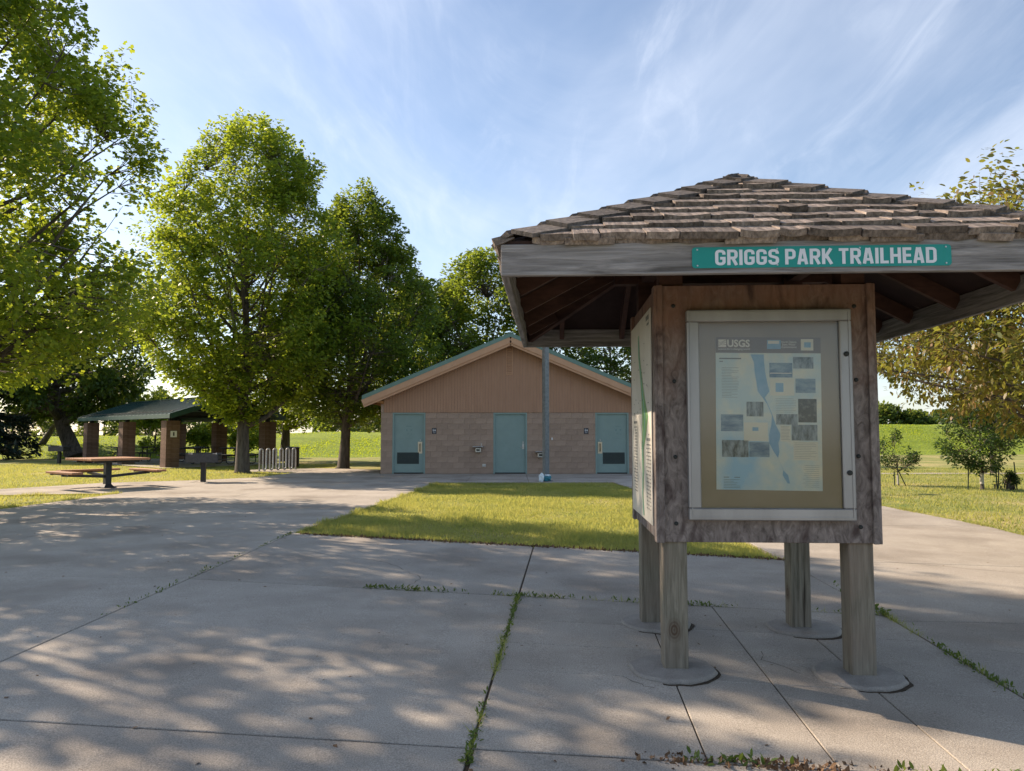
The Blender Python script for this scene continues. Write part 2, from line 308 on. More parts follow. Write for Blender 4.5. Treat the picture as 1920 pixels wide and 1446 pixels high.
def plywood():
    """weathered plywood: red-brown where the roof kept the rain off, silver grey lower down"""
    m = mat('weathered_plywood', (0.085, 0.07, 0.063), (0.30, 0.262, 0.245), rough=0.9, scale=9, stretch=(2.2, 2.2, 1.0), detail=10, bump=0.4, dist=1.6, lo=0.3, hi=0.7)
    t = m.node_tree; b = t.nodes['Principled BSDF']; src = b.inputs['Base Color'].links[0].from_socket
    tcn = N(t, 'ShaderNodeTexCoord'); sp = N(t, 'ShaderNodeSeparateXYZ'); L(t, tcn.outputs['Object'], sp.inputs[0])
    n = N(t, 'ShaderNodeTexNoise'); n.inputs['Scale'].default_value = 4.5; n.inputs['Detail'].default_value = 7; L(t, tcn.outputs['Object'], n.inputs['Vector'])
    a = N(t, 'ShaderNodeMath', operation='MULTIPLY_ADD'); L(t, n.outputs['Fac'], a.inputs[0]); a.inputs[1].default_value = 0.9; L(t, sp.outputs[2], a.inputs[2])
    r = N(t, 'ShaderNodeMapRange'); r.inputs['From Min'].default_value = 2.12; r.inputs['From Max'].default_value = 2.75; r.inputs['To Max'].default_value = 0.8
    L(t, a.outputs[0], r.inputs['Value'])
    mp = N(t, 'ShaderNodeMapping'); mp.inputs['Scale'].default_value = (14, 14, 0.8); L(t, tcn.outputs['Object'], mp.inputs[0])
    n2 = N(t, 'ShaderNodeTexNoise'); n2.inputs['Scale'].default_value = 2.0; n2.inputs['Detail'].default_value = 6; n2.inputs['Distortion'].default_value = 0.8; L(t, mp.outputs[0], n2.inputs['Vector'])
    cr = N(t, 'ShaderNodeMix', data_type='RGBA'); L(t, n2.outputs['Fac'], cr.inputs['Factor'])
    cr.inputs['A'].default_value = (0.10, 0.048, 0.034, 1); cr.inputs['B'].default_value = (0.31, 0.17, 0.118, 1)
    x = N(t, 'ShaderNodeMix', data_type='RGBA'); L(t, r.outputs[0], x.inputs['Factor']); L(t, src, x.inputs['A']); L(t, cr.outputs['Result'], x.inputs['B'])
    # dark water stains
    mp3 = N(t, 'ShaderNodeMapping'); mp3.inputs['Scale'].default_value = (3, 3, 1.2); L(t, tcn.outputs['Object'], mp3.inputs[0])
    n3 = N(t, 'ShaderNodeTexNoise'); n3.inputs['Scale'].default_value = 2.2; n3.inputs['Detail'].default_value = 8; n3.inputs['Distortion'].default_value = 1.0; L(t, mp3.outputs[0], n3.inputs['Vector'])
    r3 = N(t, 'ShaderNodeMapRange'); r3.inputs['From Min'].default_value = 0.54; r3.inputs['From Max'].default_value = 0.68; r3.inputs['To Max'].default_value = 0.85
    L(t, n3.outputs['Fac'], r3.inputs['Value'])
    x3 = N(t, 'ShaderNodeMix', data_type='RGBA'); L(t, r3.outputs[0], x3.inputs['Factor']); L(t, x.outputs['Result'], x3.inputs['A']); x3.inputs['B'].default_value = (0.05, 0.032, 0.03, 1)
    L(t, x3.outputs['Result'], b.inputs['Base Color'])
    return m
M_PLY = plywood()

def glassmat():
    m = bpy.data.materials.new('case_glazing'); m.use_nodes = True; t = m.node_tree; t.nodes.clear()
    o = N(t, 'ShaderNodeOutputMaterial'); tr = N(t, 'ShaderNodeBsdfTransparent'); tr.inputs[0].default_value = (0.97, 0.97, 0.96, 1)
    g = N(t, 'ShaderNodeBsdfGlossy'); g.inputs['Roughness'].default_value = 0.12
    fr = N(t, 'ShaderNodeFresnel'); fr.inputs['IOR'].default_value = 1.5
    ms = N(t, 'ShaderNodeMixShader'); L(t, fr.outputs[0], ms.inputs[0]); L(t, tr.outputs[0], ms.inputs[1]); L(t, g.outputs[0], ms.inputs[2])
    L(t, ms.outputs[0], o.inputs[0]); return m
M_GLASS = glassmat()

LM_MAPLE = leafmat('maple_leaf', (0.048, 0.105, 0.017), (0.105, 0.17, 0.025), (0.38, 0.50, 0.04), 0.5)
LM_DARK = leafmat('dark_leaf', (0.026, 0.058, 0.013), (0.055, 0.10, 0.02), (0.17, 0.25, 0.03), 0.35)
LM_MID = leafmat('shade_maple_leaf', (0.038, 0.085, 0.016), (0.08, 0.135, 0.023), (0.29, 0.40, 0.04), 0.44)
LM_CRAB = leafmat('crab_leaf', (0.075, 0.125, 0.026), (0.20, 0.09, 0.042), (0.30, 0.34, 0.05), 0.38, patch=0.45, pscale=1.4)
LM_SMALL = leafmat('young_leaf', (0.022, 0.052, 0.014), (0.045, 0.085, 0.02), (0.12, 0.20, 0.03), 0.3)
LM_FAR = leafmat('far_leaf', (0.045, 0.085, 0.022), (0.085, 0.13, 0.03), (0.22, 0.30, 0.05), 0.35)
LM_SPRUCE = leafmat('spruce_needle', (0.012, 0.028, 0.024), (0.025, 0.045, 0.035), (0.03, 0.05, 0.03), 0.1)
LM_GRASS = leafmat('grass_blade', (0.095, 0.17, 0.032), (0.34, 0.325, 0.125), (0.50, 0.53, 0.13), 0.45, 0.6, patch=0.7, pscale=0.9)
LM_TALL = leafmat('levee_blade', (0.11, 0.19, 0.014), (0.21, 0.28, 0.026), (0.46, 0.58, 0.035), 0.5, 0.6, patch=0.2, pscale=0.25)
LM_WEED = leafmat('weed_leaf', (0.05, 0.095, 0.02), (0.10, 0.15, 0.035), (0.2, 0.28, 0.04), 0.3, 0.6)

# ------------------------------------------------------------------ leaf and blade clouds
MAPLE = np.array([(0, 0, 0), (.10, .40, -.06), (.36, .24, -.02), (.52, .50, -.1), (.66, .17, -.04), (1, 0, -.18), (.66, -.17, -.04), (.52, -.50, -.1), (.36, -.24, -.02), (.10, -.40, -.06)])
OVAL = np.array([(0, 0, 0), (.3, .22, .03), (.68, .2, -.02), (1, 0, -.12), (.68, -.2, -.02), (.3, -.22, .03)])
MAPLE7 = np.array([(0, 0, 0), (.14, .42, -.05), (.42, .22, -.02), (.58, .46, -.1), (1, 0, -.18), (.58, -.46, -.1), (.42, -.22, -.02), (.14, -.42, -.05)])
DIAM = np.array([(0, 0, 0), (.45, .36, -.05), (1, 0, -.1), (.45, -.36, -.05)])
BLADE = np.array([(0, .5, 0), (0, -.5, 0), (1, 0, 0)])
def cloud_mesh(name, P, A, Nn, size, shape, m, parent=None, width=1.0):
    """P positions, A axis of each leaf, Nn approx normal; one island per leaf"""
    P = np.asarray(P, float); A = np.asarray(A, float); Nn = np.asarray(Nn, float); n = len(P); k = len(shape)
    A /= np.linalg.norm(A, axis=1, keepdims=True) + 1e-9
    B = np.cross(Nn, A); B /= np.linalg.norm(B, axis=1, keepdims=True) + 1e-9
    C = np.cross(A, B); size = np.broadcast_to(np.asarray(size, float), (n,))[:, None, None]; width = np.broadcast_to(np.asarray(width, float), (n,))[:, None, None]
    V = P[:, None, :] + size * (shape[None, :, 0:1] * A[:, None, :] + width * shape[None, :, 1:2] * B[:, None, :] + shape[None, :, 2:3] * C[:, None, :])
    me = bpy.data.meshes.new(name); me.vertices.add(n * k); me.vertices.foreach_set('co', V.reshape(-1).astype(np.float32))
    me.loops.add(n * k); me.loops.foreach_set('vertex_index', np.arange(n * k, dtype=np.int32))
    me.polygons.add(n); me.polygons.foreach_set('loop_start', np.arange(0, n * k, k, dtype=np.int32))
    me.update(calc_edges=True); me.materials.append(m)
    return link(name, me, parent)

def tree(name, label, cat, pos, height, trunk_r, base, prof, nl, ns, per, lsize, lm, shape=MAPLE, seed=1, off=(0, 0), group=None,
         shoot=1.0, fork=0.28, trunkpts=None, spread=0.26, upright=0.6, inner=0.15, z0=None, rz=0.0, droop=0.25, tw=1.0):
    g = np.random.default_rng(seed); rg = random.Random(seed)
    z = gz(pos[0], pos[1]) - 0.04 if z0 is None else z0
    root = thing(name, label, cat, (pos[0], pos[1], z), rz, group)
    pt = np.array([p[0] for p in prof]); pr = np.array([p[1] for p in prof])
    rad = lambda t: np.interp(t, pt, pr)
    mb = MB(); H = height
    if trunkpts is None:
        trunkpts = []
        for i in range(9):
            s = i / 8; trunkpts.append((off[0] * s + rg.uniform(-1, 1) * 0.10 * s, off[1] * s + rg.uniform(-1, 1) * 0.10 * s, s * H * 0.8))
    tp = np.array(trunkpts, float); m = len(tp)
    rr = [trunk_r * (1.55 if i == 0 else 1.0) * (1 - 0.93 * (i / (m - 1)) ** 0.9) for i in range(m)]
    if m == 9:
        tp = np.insert(tp, 1, tp[0] * .94 + tp[1] * .06, axis=0); rr.insert(1, trunk_r * 1.12)
    mb.tube(tp, rr, 12, jit=0.05, rg=rg)
    pts = [];
    zt = tp[:, 2]
    for s in np.linspace(0.15, 1, 40):
        zq = s * zt[-1]; pts.append((np.interp(zq, zt, tp[:, 0]), np.interp(zq, zt, tp[:, 1]), zq))
    ax = lambda zq: np.array([np.interp(zq, zt, tp[:, 0]), np.interp(zq, zt, tp[:, 1])])
    for i in range(nl):
        u = (i + 0.5) / nl
        zs = base * 0.75 + u * (H * 0.62 - base * 0.75); az = i * 2.39996 + rg.uniform(-.4, .4)
        te = min(0.97, max(0.02, (zs - base) / (H - base) + rg.uniform(0.16, 0.42) * (1.1 - u * .5) * (0.5 + upright)))
        ze = base + te * (H - base); re = rad(te) * rg.uniform(0.72, 0.95)
        c = ax(zs); e = ax(min(ze, zt[-1]))
        a = np.array([c[0], c[1], zs]); b = np.array([e[0] + math.cos(az) * re, e[1] + math.sin(az) * re, ze])
        path = []
        for q in np.linspace(0, 1, 7):
            h = q ** 0.85; v = q ** 1.25
            path.append((a[0] + (b[0] - a[0]) * h + rg.uniform(-.06, .06) * q, a[1] + (b[1] - a[1]) * h + rg.uniform(-.06, .06) * q, a[2] + (b[2] - a[2]) * v))
        r0 = trunk_r * (0.42 - 0.27 * u); mb.tube(path, [r0 * (1 - 0.85 * q / 6) for q in range(7)], 6)
        P = np.array(path)
        for q in np.linspace(0.12, 1, 16):
            j = q * 6; i0 = min(int(j), 5); fq = j - i0; pts.append(tuple(P[i0] * (1 - fq) + P[i0 + 1] * fq))
    pts = np.array(pts)
    tt = np.linspace(0.0, 1, 60); wgt = rad(tt) + 0.12 * pr.max(); wgt /= wgt.sum()
    LP, LA, LN = [], [], []
    cl_ = None
    for i in range(ns):
        if cl_ is None or i % 9 == 0: cl_ = (g.choice(tt, p=wgt), g.uniform(0, 2 * math.pi), math.sqrt(g.uniform(inner, 1.0)))
        t = cl_[0] + g.normal(0, .05 * (5 / max(H - base, 2)) ** .6); t = min(max(t, 0), 1)
        q0 = max(float(rad(t)) * cl_[2], .3); az = cl_[1] + g.normal(0, min(.55, .50 / q0)); r = rad(t) * min(1.04, max(.05, cl_[2] + g.normal(0, .10))) * 1.0 + 0 * rad(t) * math.sqrt(g.uniform(inner, 1.0)) * (1 + 0.10 * math.sin(3 * az + seed) * math.sin(9 * t + seed))
        zc = base + t * (H - base); c = ax(min(zc, zt[-1])); tgt = np.array([c[0] + r * math.cos(az), c[1] + r * math.sin(az), zc])
        d = pts - tgt; dist = np.linalg.norm(d, axis=1) + (np.where(d[:, 2] > -0.15, 4.0, 0) if upright > .2 else 0)
        k = int(dist.argmin()); b = pts[k]
        mid = (b + tgt) / 2 + np.array([0, 0, -0.08 * dist[k] if upright > .3 else .1 * dist[k]]) + g.normal(0, .04, 3)
        mb.tube([b, mid, tgt], [tw * (0.007 + 0.006 * min(dist[k], 3)), tw * 0.008, tw * 0.004], 3, cap=False)
        # leaves along the last stretch of the twig
        ln = min(shoot, max(dist[k] * .8, .3)); dirv = (tgt - mid); dirv /= np.linalg.norm(dirv) + 1e-6
        n = int(per * g.uniform(0.6, 1.35)); s = g.uniform(0, 1, n) ** 0.8
        dd = dirv * (1 - .35 * upright) + np.array([0, 0, .55 * upright]); dd /= np.linalg.norm(dd)
        lp = tgt + dd * ((s - 0.65) * ln)[:, None]
        side = g.normal(0, 1, (n, 3)); side -= (side @ dd)[:, None] * dd; side /= np.linalg.norm(side, axis=1, keepdims=True) + 1e-9
        lp = lp + side * (spread * g.uniform(0.15, 1.0, n) * (1.15 - s * .6))[:, None]
        la = side + dd * 0.5 + np.array([0, 0, -droop]) + g.normal(0, .25, (n, 3))
        lnn = np.array([0, 0, 1.0]) + side * .5 + g.normal(0, .45, (n, 3))
        LP.append(lp); LA.append(la); LN.append(lnn)
    tr = mb.build('trunk', M_BARK, root, smooth=True)
    LP = np.concatenate(LP); LA = np.concatenate(LA); LN = np.concatenate(LN)
    ok = LP[:, 2] > 0.12
    LP, LA, LN = LP[ok], LA[ok], LN[ok]
    cloud_mesh('crown', LP, LA, LN, lsize * g.uniform(0.7, 1.25, len(LP)), shape, lm, root)
    return root

def text(body, w_, h_, mt, parent, name, x, z, y, bold=0.0, flip=None, depth=0.0015):
    cu = bpy.data.curves.new(name, 'FONT'); cu.body = body; cu.size = 1; cu.extrude = 0.0; cu.offset = bold; cu.resolution_u = 3
    o = bpy.data.objects.new(name, cu); COL.objects.link(o)
    dg = bpy.context.evaluated_depsgraph_get(); me = bpy.data.meshes.new_from_object(o.evaluated_get(dg))
    bpy.data.objects.remove(o)
    co = np.array([v.co[:] for v in me.vertices]); mn = co.min(0); mxx = co.max(0)
    for v in me.vertices:
        a = (v.co.x - mn[0]) / (mxx[0] - mn[0]) * w_ + x; b = (v.co.y - mn[1]) / (mxx[1] - mn[1]) * h_ + z
        v.co = (a, y, b) if flip is None else flip(a, y, b)
    me.materials.clear(); me.materials.append(mt); me.name = name
    return link(name, me, parent)

# ================================================================== the setting
# ---- ground
xs = sorted(set(list(np.arange(-24, 24.1, 1.0)) + [-900, -500, -250, -120, -70, -45, -32, 32, 45, 70, 120, 250, 500, 900]))
ys = sorted(set(list(np.arange(-10, 34, 1.0)) + [-120, -60, -30, -18, 40, 50, 70, 100, 160, 300, 600, 1500]))
mb = MB()
for y in ys:
    for x in xs: mb.v.append((x, y, gz(x, y) - 0.035))
nx = len(xs)
for j in range(len(ys) - 1):
    for i in range(nx - 1): mb.f.append((j * nx + i, j * nx + i + 1, (j + 1) * nx + i + 1, (j + 1) * nx + i))
tag(mb.build('ground', M_LAWN, smooth=True), 'mown park lawn', kind='structure')

# ---- levee
mb = MB(); lx = np.arange(-130, 150, 2.0); g0 = np.random.default_rng(5)
def lev(x):
    zt = 1.72 + 0.0155 * max(-60, min(60, x)); return 47.6 + 0.145 * x, zt + 0.05 * math.sin(x * .31) + .04 * math.sin(x * .83)
prof_l = [(0, -.05), (.10, .03), (.35, .30), (.65, .66), (.9, .95), (1.0, 1.0), (1.35, 1.0), (2.3, -.05)]
for x in lx:
    yb, zt = lev(x)
    for s, q in prof_l: mb.v.append((x, yb + s * 10 + g0.normal(0, .08), max(-.06, q * zt + (g0.normal(0, .025) if .05 < q < .99 else 0))))
k = len(prof_l)
for i in range(len(lx) - 1):
    for j in range(k - 1): mb.f.append((i * k + j, (i + 1) * k + j, (i + 1) * k + j + 1, i * k + j + 1))
tag(mb.build('levee', M_LEVEE, smooth=True), 'long grassy flood levee', kind='structure')
g = np.random.default_rng(11); n = 110000
X = g.uniform(-75, 80, n); row = np.where(g.uniform(0, 1, n) < .45, np.floor(g.uniform(0, 1, n) * 13) / 13 + g.normal(0, .018, n), g.uniform(0, 1, n)); s = np.clip(row, 0.0, 1.05)
YB = 47.6 + .145 * X; ZT = 1.72 + .0155 * np.clip(X, -60, 60) + .05 * np.sin(X * .31) + .04 * np.sin(X * .83)
Z = np.interp(s, [p[0] for p in prof_l], [p[1] for p in prof_l]) * ZT
o = cloud_mesh('levee_grass', np.stack([X, YB + s * 10, Z - .03], 1), g.normal(0, .28, (n, 3)) + [0, 0, 1], g.normal(0, 1, (n, 3)) * [1, 1, .1], g.uniform(.06, .13, n), BLADE, LM_TALL, width=.5)
tag(o, 'short lush grass on the levee slope', 'grass', kind='stuff')

# ---- paving: separate slabs over a soil bed
pave = MB()
PAVE_POLY = [
    [(-9.5, -3), (-3.12, -3), (-3.02, 10.35), (-9.5, 10.35)],
    [(-9.5, 10.35), (-3.02, 10.35), (-2.2, 21.9), (-9.4, 21.9)],
    [(-3.12, -3), (9.5, -3), (7.45, 8.6), (3.2, 8.93), (-3.02, 10.35)],
    [(3.2, 8.93), (7.45, 8.6), (7.9, 12.6), (7.5, 15.4), (6.6, 19), (6.2, 22), (3.0, 22), (3.4, 15)],
    [(-9.4, 21.9), (-2.2, 21.9), (8, 22), (8, 26.8), (-7.9, 28), (-8.4, 24.5), (-9.6, 23.1)],
    [(-7.9, 26.8), (-4.6, 26.8), (-4.6, 29.6), (-8.0, 31.0), (-10.4, 29.7), (-10.2, 28.2), (-8.0, 27.9)],
    [(-9.42, 17.9), (-16, 16.4), (-16, 18.4), (-13.26, 19.3), (-11.9, 21.8), (-9.6, 23.1), (-9.3, 21.9)],
]
def inpoly(px, py, poly):
    ins = np.zeros(len(px), bool); m = len(poly)
    for i in range(m):
        x1, y1 = poly[i]; x2, y2 = poly[(i + 1) % m]
        c = ((y1 > py) != (y2 > py)) & (px < (x2 - x1) * (py - y1) / (y2 - y1 + 1e-12) + x1); ins ^= c
    return ins
bed = tag(link('pavement', bpy.data.meshes.new('pavement')), 'pale concrete plaza and walks', kind='structure')
def slab(poly, gap=0.012, name='concrete_slab', top=0.0, th=0.07):
    P = [Vector((x, y)) for x, y in poly]; n = len(P)
    if sum(P[i].x * P[(i + 1) % n].y - P[(i + 1) % n].x * P[i].y for i in range(n)) < 0: P.reverse()
    def inset(d):
        out = []
        for i in range(n):
            a, b, c = P[i - 1], P[i], P[(i + 1) % n]
            e1 = (b - a).normalized(); e2 = (c - b).normalized(); n1 = Vector((-e1.y, e1.x)); n2 = Vector((-e2.y, e2.x))
            q = (n1 + n2); q = q / max(0.3, q.dot(n1)) if q.length > 1e-6 else n1
            out.append(b + q * d)
        return out
    mb = MB(); A = inset(gap / 2); B = inset(gap / 2 + 0.003)
    b0 = len(pave.v); pave.v += [(q.x, q.y, gz(q.x, q.y) - 0.008) for q in P]; pave.f.append(tuple(range(b0, b0 + n)))
    for q in A: mb.v.append((q.x, q.y, gz(q.x, q.y) + top - th))
    for q in A: mb.v.append((q.x, q.y, gz(q.x, q.y) + top - 0.004))
    for q in B: mb.v.append((q.x, q.y, gz(q.x, q.y) + top))
    for i in range(n):
        j = (i + 1) % n; mb.f += [(i, j, n + j, n + i), (n + i, n + j, 2 * n + j, 2 * n + i)]
    mb.f.append(tuple(range(2 * n, 3 * n)))
    return mb.build(name, M_CONC, bed)
def lerp(a, b, t): return (a[0] + (b[0] - a[0]) * t, a[1] + (b[1] - a[1]) * t)
# left walk, bays of about 3.4 m
LA_ = lambda y: -3.12 + (y + 3) * 0.0075 if y < 10.35 else -3.02 + (y - 10.35) * 0.071
yc = [-3, 0.3, 3.72, 7.1, 10.35, 13.7, 17.0, 19.4, 21.9]
for i in range(len(yc) - 1):
    y0, y1 = yc[i], yc[i + 1]
    xm0 = -6.3; slab([(-9.5, y0 + .25), (xm0, y0 + .1), (xm0, y1 + .1), (-9.5 if y1 < 21 else -9.4, y1 + (.25 if y1 < 21 else 0))], 0.006)
    slab([(xm0, y0 + .1), (LA_(y0), y0), (LA_(y1), y1), (xm0, y1 + .1)], 0.006 if i != 3 else .009)
# middle field left of the kiosk pad
J1 = lambda y: -0.20 + (y - 3.22) * 0.0752
HJ = lambda x: 6.62 - (x) * 0.150; LOW = lambda x: 3.43 - x * 0.093; LN_ = lambda x: 9.66 - x * .23
slab([(-3.12, -3), (J1(-3), -3), (J1(0.2), 0.2), (-3.1, .4)], .012)
slab([(-3.1, .4), (J1(.2), .2), (J1(LOW(-.18)), LOW(-.18)), (LA_(LOW(-3.1)), LOW(-3.1))], .016)
slab([(LA_(3.72), LOW(-3.1)), (J1(3.44), LOW(-.18)), (J1(6.62), HJ(.06)), (LA_(7.1), HJ(-3.05))], .02)
slab([(LA_(7.1), HJ(-3.05)), (J1(6.62), HJ(.06)), (J1(9.6), LN_(.28)), (-3.02, 10.35)], .016)
RL = lambda y: 2.87 + (y - 4.3) * 0.095
slab([(J1(6.62), HJ(.06)), (RL(6.2), HJ(3.05)), (3.2, 8.93), (J1(9.6), LN_(.28))], .016)
# kiosk pad: scored squares
def padpt(u, v):      # u 0..1 across, v 0..1 front to back
    a = lerp((J1(3.44), LOW(-.18)), (RL(3.16), LOW(2.76)), u); b = lerp((J1(6.62), HJ(.06)), (RL(6.2), HJ(3.05)), u); return lerp(a, b, v)
us = [0, 0.355, 0.545, 0.735, 1.0]; vs_ = [0, 0.36, 0.545, 0.745, 1.0]
for i in range(4):
    for j in range(4):
        if i == 0 and j == 0: pass
        slab([padpt(us[i], vs_[j]), padpt(us[i + 1], vs_[j]), padpt(us[i + 1], vs_[j + 1]), padpt(us[i], vs_[j + 1])], 0.008 if i else .008)
# strip in front of the low joint and right-hand walk
slab([(J1(-3), -3), (3.0, -3), (RL(.2), .2), (J1(.2), .2)], .012)
slab([(J1(.2), .2), (RL(.2), .2), (RL(3.16), LOW(2.76)), (J1(3.44), LOW(-.18))], .03)
slab([(3.0, -3), (9.5, -3), (8.95, .2), (RL(.2), .2)], .012)
slab([(RL(.2), .2), (8.95, .2), (8.3, 3.2), (RL(3.16), 3.16)], .02)
slab([(RL(3.16), 3.16), (8.3, 3.2), (7.9, 6.0), (RL(6.0), 6.0)], .028)
slab([(RL(6.0), 6.0), (7.9, 6.0), (7.45, 8.6), (3.2, 8.93)], .012)
slab([(3.2, 8.93), (7.45, 8.6), (7.9, 12.4), (3.3, 12.2)], .01); slab([(3.3, 12.2), (7.9, 12.4), (7.5, 15.4), (3.4, 15.2)], .01)
slab([(3.4, 15.2), (7.5, 15.4), (6.6, 19), (3.2, 18.6)], .01); slab([(3.2, 18.6), (6.6, 19), (6.2, 22), (3.0, 22)], .01)
for i in range(8):
    x0 = -7.0 + i * 1.875; slab([(x0, 21.98), (x0 + 1.875, 21.98), (x0 + 1.875, 26.66), (x0, 26.66)], .01)
slab([(-9.4, 21.95), (-7.0, 21.98), (-7.0, 26.66), (-8.1, 26.66), (-8.4, 24.5), (-9.6, 23.1)], .01)
slab([(-8.1, 26.66), (-4.76, 26.66), (-4.76, 29.6), (-8.0, 31.0), (-10.4, 29.7), (-10.2, 28.2), (-8.0, 27.9)], .01)
slab([(-9.42, 18.0), (-12.6, 17.25), (-12.6, 20.3), (-11.9, 21.8), (-9.6, 23.1), (-9.42, 21.9)], .01)
slab([(-12.6, 17.25), (-16, 16.4), (-16, 18.4), (-13.26, 19.3), (-12.6, 20.3)], .01)
bed.data.from_pydata(pave.v, [], pave.f); bed.data.materials.append(M_SOIL); bed.data.update()
# path at the foot of the levee
mb = MB(); pp = [(x, 27.3 + .02 * (x - 16)) for x in np.arange(8.2, 60, 3)]
for x, y in pp: mb.v += [(x, y - .42, gz(x, y) - .02), (x, y + .42, gz(x, y) - .02)]
for i in range(len(pp) - 1): mb.f.append((2 * i, 2 * i + 2, 2 * i + 3, 2 * i + 1))
tag(mb.build('trail', M_CONC), 'narrow concrete trail across the lawn', kind='structure')

# ---- lawn blades
g = np.random.default_rng(3)
def blades(name, label, x0, x1, y0, y1, n, hmin, hmax, wd, test=None):
    X = g.uniform(x0, x1, n); Y = y0 + (y1 - y0) * g.uniform(0, 1, n) ** 1.3
    keep = np.ones(n, bool)
    for poly in PAVE_POLY: keep &= ~inpoly(X, Y, poly)
    keep &= ~((np.abs(X) < 4.75) & (Y > 26.6) & (Y < 35.3))
    keep &= np.abs(X) < 0.75 * Y + 1.0
    X, Y = X[keep], Y[keep]; n = len(X)
    Z = np.array([gz(a, b) for a, b in zip(X, Y)]) - .04
    # patchy height
    hh = g.uniform(hmin, hmax, n) * (0.8 + .35 * np.sin(X * 2.1 + np.sin(Y * 1.7)) * np.sin(Y * 1.3))
    o = cloud_mesh(name, np.stack([X, Y, Z], 1), g.normal(0, .42, (n, 3)) + [0, 0, 1], g.normal(0, 1, (n, 3)) * [1, 1, .1], hh, BLADE, LM_GRASS, width=wd / hh)
    tag(o, label, 'grass', kind='stuff')
blades('grass', 'short mown grass on the lawn panel before the restrooms', -3.3, 3.6, 8.9, 22, 150000, .05, .10, .012)
blades('grass', 'mown grass on the lawn around the picnic shelter', -24, -7.5, 12, 36, 110000, .05, .10, .02)
blades('grass', 'mown grass on the lawn with the staked young trees', 5.5, 26, 8.5, 32, 120000, .05, .10, .02)

# ================================================================== kiosk
KX, KY, KYAW = 1.575, 5.152, -R(2.97)
kz = 0.0
kiosk = thing('trailhead_kiosk', 'weathered wooden trailhead kiosk with a shake roof on four posts', 'kiosk', (KX, KY, kz), KYAW)
def kw(x, y):
    return (KX + x * math.cos(KYAW) - y * math.sin(KYAW), KY + x * math.sin(KYAW) + y * math.cos(KYAW))
BW, ZT, ZB = 0.646, 2.337, 0.767
RH, F0, F1 = 1.553, 2.215, 2.374
SL = 0.53; ALPHA = math.atan(SL); ZE = 2.392
zroof = lambda d: ZE + (RH - d) * SL
PX = BW - 0.02 - 0.073
for i, (sx_, sy_) in enumerate(((-1, -1), (1, -1), (-1, 1), (1, 1))):
    x, y = sx_ * PX, sy_ * PX; wx, wy = kw(x, y); zg = gz(wx, wy)
    mb = MB(); mb.box((0, 0, 0), (.14, .14, .32)); mb.build('post_head', M_RAFT, kiosk, loc=(x, y, 2.46))
    mb = MB(); mb.box((0, 0, 0), (.146, .146, 2.30 - zg), bev=.006)
    o = mb.build('post', M_POST, kiosk, loc=(x, y, (2.30 + zg) / 2)); o.rotation_euler = (0, 0, R(90 * i))
    jit = [rnd.uniform(-.035, .035) for _ in range(28)]
    mb = MB(); mb.lathe([(.262, -.05), (.262, .012), (.25, .026), (.12, .032)], 28, jit=jit)
    f = mb.build('footing', M_CONC2, kiosk, loc=(x + sx_ * .0 + rnd.uniform(-.03, .05), y - .01, zg))
    mb = MB()      # dark open crack round the footing
    mb.lathe([(.283, -.004), (.283, .0025), (.255, .0025)], 28, jit=[j * 1.3 + rnd.uniform(-.02, .02) for j in jit])
    mb.build('crack_ring', M_SOIL, f)
# box panels
def panel(name, y, ang, mt=M_PLY):
    mb = MB(); mb.box((0, y, (ZT + ZB) / 2), (2 * BW - .006, .02, ZT - ZB), bev=.003)
    o = mb.build(name, mt, kiosk); o.rotation_euler = (0, 0, ang); return o
for a in range(4): panel('plywood_panel', -BW + .01, a * math.pi / 2)
for sx_ in (-1, 1):
    for sy_ in (-1, 1):
        mb = MB(); mb.box((sx_ * (BW - .014), sy_ * (BW + .011), (ZT + ZB) / 2 - .001), (.034, .022, ZT - ZB + .004), bev=.003)
        mb.build('corner_trim', M_PLY, kiosk)
        mb = MB(); mb.box((sx_ * (BW + .011), sy_ * (BW - .03), (ZT + ZB) / 2 - .002), (.022, .09, ZT - ZB + .002), bev=.003)
        mb.build('corner_trim', M_PLY, kiosk)
for sx_ in (-1, 1):
    for z in (2.20, 1.74, 1.28, .87):
        mb = MB(); mb.lathe([(.013, 0), (.012, .006), (.006, .010)], 10)
        o = mb.build('bolt', M_DKSTEEL, kiosk, loc=(sx_ * (BW - .10), -BW - .001, z + rnd.uniform(-.01, .01))); o.rotation_euler = (R(90), 0, 0)
# beams on the posts
for a in range(4):
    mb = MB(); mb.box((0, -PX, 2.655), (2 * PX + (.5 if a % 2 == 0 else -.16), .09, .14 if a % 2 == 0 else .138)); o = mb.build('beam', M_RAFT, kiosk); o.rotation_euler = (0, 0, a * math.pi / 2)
# roof deck
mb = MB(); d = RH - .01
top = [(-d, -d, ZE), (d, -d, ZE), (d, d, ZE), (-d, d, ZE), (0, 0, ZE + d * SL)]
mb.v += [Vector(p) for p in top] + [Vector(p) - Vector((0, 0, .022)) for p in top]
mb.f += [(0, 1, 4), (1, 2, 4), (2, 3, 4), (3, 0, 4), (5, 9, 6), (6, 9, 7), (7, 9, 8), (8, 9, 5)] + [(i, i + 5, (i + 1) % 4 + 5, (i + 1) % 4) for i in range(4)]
deck = mb.build('roof_deck', M_DECK, kiosk)
